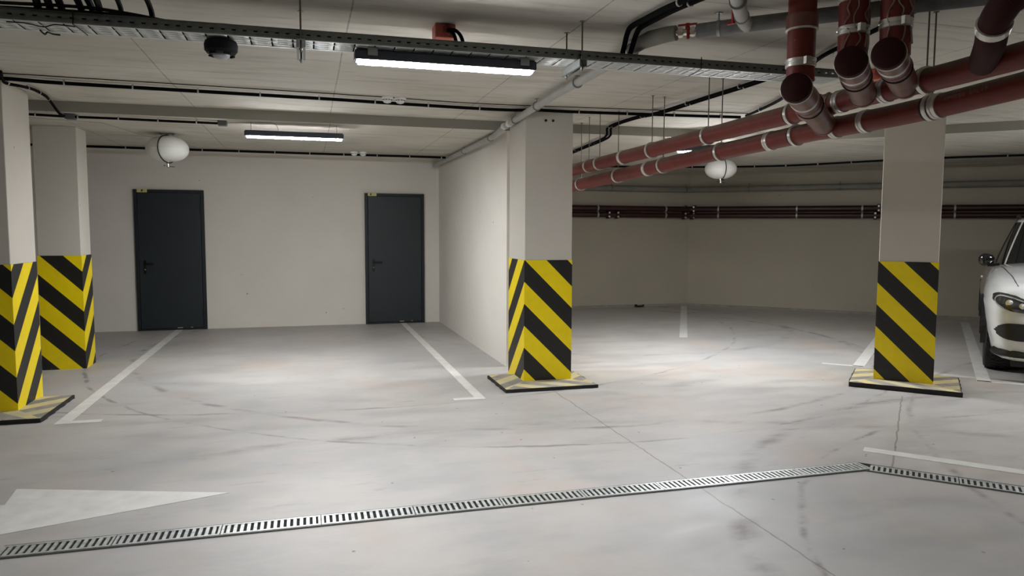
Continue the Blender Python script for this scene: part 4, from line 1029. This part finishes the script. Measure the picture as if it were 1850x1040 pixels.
# pillars as strips laid on the cabin surface
def pillar_strip(idx0, idx1, out=0.006):
    b = MB(); zz = [1.03, 1.10, 1.18, 1.26, 1.34, 1.42, 1.50, 1.57, 1.625]; L_ = [cabin_ring(z) for z in zz]; rr = []
    for rg in L_:
        cx = 0.0; a = rg[idx0 % 64]; c = rg[idx1 % 64]
        na = Vector((a.x + 0.5, a.y * 2, 0)).normalized() * out
        rr.append([a + na, c + na, c - na * 2, a - na * 2])
    return b.rings(rr, True)
for (a, b_, mt, nm) in [(6, 9, 'car_paint', 'windscreen_pillar'), (55, 58, 'car_paint', 'windscreen_pillar'), (15, 17, 'car_black', 'door_pillar'), (47, 49, 'car_black', 'door_pillar'), (22, 26, 'car_paint', 'rear_pillar'), (38, 42, 'car_paint', 'rear_pillar')]:
    part(nm, pillar_strip(a, b_), mt, car)
for sy in (-1, 1):
    part('roof_rail', MB().tube([(0.0, sy * 0.60, 1.66), (-0.2, sy * 0.60, 1.70), (-0.9, sy * 0.59, 1.70), (-1.1, sy * 0.57, 1.66)], 0.014, 8), 'car_black', car)
    # mirror
    mb_ = MB(); mrs = []
    for s_, k in ((0.0, 0.35), (0.03, 0.80), (0.09, 1.0), (0.15, 0.98), (0.19, 0.80), (0.215, 0.35)):
        cy = sy * (0.86 + s_ * 0.74); rg = []
        for j in range(16):
            a = 2 * PI * j / 16; rg.append(Vector((0.74 + 0.045 * k * math.cos(a) - 0.05 * s_, cy, 1.165 + 0.075 * k * (abs(math.sin(a)) ** 0.7) * (1 if math.sin(a) > 0 else -1))))
        mrs.append(rg)
    mb_.rings(mrs, True); mb_.box((0.76, sy * 0.87, 1.11), (0.08, 0.12, 0.04))
    part('wing_mirror', mb_, 'car_gloss', car, bevel=0.0)
    part('door_handle', MB().box((-0.05, sy * 0.968, 0.93), (0.20, 0.02, 0.025)), 'car_paint', car, bevel=0.006)
# front details follow the nose: point on nose surface at lateral y and height z
def nose(y, z, out=0.0):
    fx, w = interp(FX, z), interp(WY, z); e = 3.6
    # find x on outline at this y
    best = None
    for p in outline(z, 400):
        if p.x > 0.8 and abs(p.y - y) < 0.02:
            if best is None or p.x > best.x: best = p
    if best is None:
        best = max((p for p in outline(z, 400) if p.x > 0.8), key=lambda p: (p.y * (1 if y > 0 else -1)))
    x = best.x; ee = Vector((1.0, 0.55 * max(0, abs(best.y) - 0.55) / 0.35 * (1 if y > 0 else -1), 0)).normalized()
    return Vector((x, best.y, z)) + ee * out
def face_patch(poly, out, thick=0.03):
    """poly: (y, z) outline on the nose -> fan patch lying on it"""
    cy = sum(p[0] for p in poly) / len(poly); cz = sum(p[1] for p in poly) / len(poly)
    b = MB(); rr = []
    for s_, o_ in ((1.0, out - thick), (1.0, out), (0.8, out + 0.004), (0.5, out + 0.006), (0.2, out + 0.006)):
        rr.append([nose(cy + (p[0] - cy) * s_, cz + (p[1] - cz) * s_, o_) for p in poly])
    b.rings(rr, True); return b
def densify(poly, n=5):
    return [(p.x, p.y) for p in sag([(*q, 0) for q in poly + [poly[0]]], n)[:-1]]
for sy in (-1, 1):
    hl = densify([(sy * 0.50, 0.735), (sy * 0.62, 0.700), (sy * 0.76, 0.715), (sy * 0.865, 0.77), (sy * 0.90, 0.84), (sy * 0.85, 0.885), (sy * 0.72, 0.865), (sy * 0.58, 0.81), (sy * 0.50, 0.775)])
    if sy > 0: hl = hl[::-1]
    h0 = part('headlight', face_patch(hl, 0.008), 'lampglass', car, label='dark glass headlight with bright reflectors')
    rb = MB()
    for (yy, zz, rr_) in ((0.76, 0.79, 0.034), (0.66, 0.765, 0.030)):
        p = nose(sy * yy, zz, 0.012); rb.lathe([(rr_, 0), (rr_ * .9, 0.008), (rr_ * .5, 0.012), (0, 0.013)], p, (1, sy * 0.4, 0), 18)
    p0 = [nose(sy * y, z, 0.020) for y, z in ((0.54, 0.775), (0.64, 0.805), (0.74, 0.842), (0.83, 0.858), (0.868, 0.82), (0.862, 0.775), (0.80, 0.735))]
    rb.tube(sag(p0, 4), 0.007, 6)
    part('reflector', rb, 'reflector', h0)
    it = densify([(sy * 0.52, 0.43), (sy * 0.66, 0.415), (sy * 0.80, 0.435), (sy * 0.865, 0.49), (sy * 0.855, 0.54), (sy * 0.78, 0.585), (sy * 0.62, 0.59), (sy * 0.52, 0.575)])
    if sy > 0: it = it[::-1]
    part('side_intake', face_patch(it, 0.006), 'car_black', car, label='black mesh side air intake')
gr = densify([(-0.42, 0.60), (0.42, 0.60), (0.46, 0.72), (0.40, 0.82), (-0.40, 0.82), (-0.46, 0.72)])
part('grille', face_patch(gr, 0.008), 'car_gloss', car)
em = MB(); pc = nose(0.0, 0.715, 0.02); em.lathe([(0.085, -0.004), (0.092, 0.004), (0.085, 0.010), (0.078, 0.004)], pc, (1, 0, 0), 32)
for a in (PI / 2, PI / 2 + 2 * PI / 3, PI / 2 + 4 * PI / 3): em.box(pc + Vector((0.006, 0.042 * math.cos(a), 0.042 * math.sin(a))), (0.008, 0.085, 0.014), R=Matrix.Rotation(a, 3, 'X'))
part('emblem', em, 'chrome', car)
li = densify([(-0.45, 0.36), (0.45, 0.36), (0.46, 0.50), (-0.46, 0.50)])
part('lower_intake', face_patch(li, 0.006), 'car_black', car)
lp_ = [nose(y, 0.275, 0.012) for y in (-0.86, -0.80, -0.70, -0.5, -0.25, 0, 0.25, 0.5, 0.70, 0.80, 0.86)]
lb = MB().tube(lp_, 0.040, 10); part('front_lip', lb, 'car_black', car, label='black lower bumper lip')
lc = MB().tube([p + Vector((0.03, 0, -0.035)) for p in lp_], 0.006, 6); part('lip_trim', lc, 'chrome', car, label='thin bright lip trim')
hs = []
for sy in (-1, 1):
    pts = []
    for k in range(12):
        x = lerp(1.02, 2.14, k / 11); y = sy * lerp(0.80, 0.68, k / 11); pts.append((x, y, deck(x, y) + 0.0))
    part('bonnet_gap', MB().tube(pts, 0.0035, 6), 'car_black', car)
part('number_plate', MB().box(nose(0, 0.47, 0.03), (0.01, 0.52, 0.11)), 'white_plastic', car, bevel=0.003)
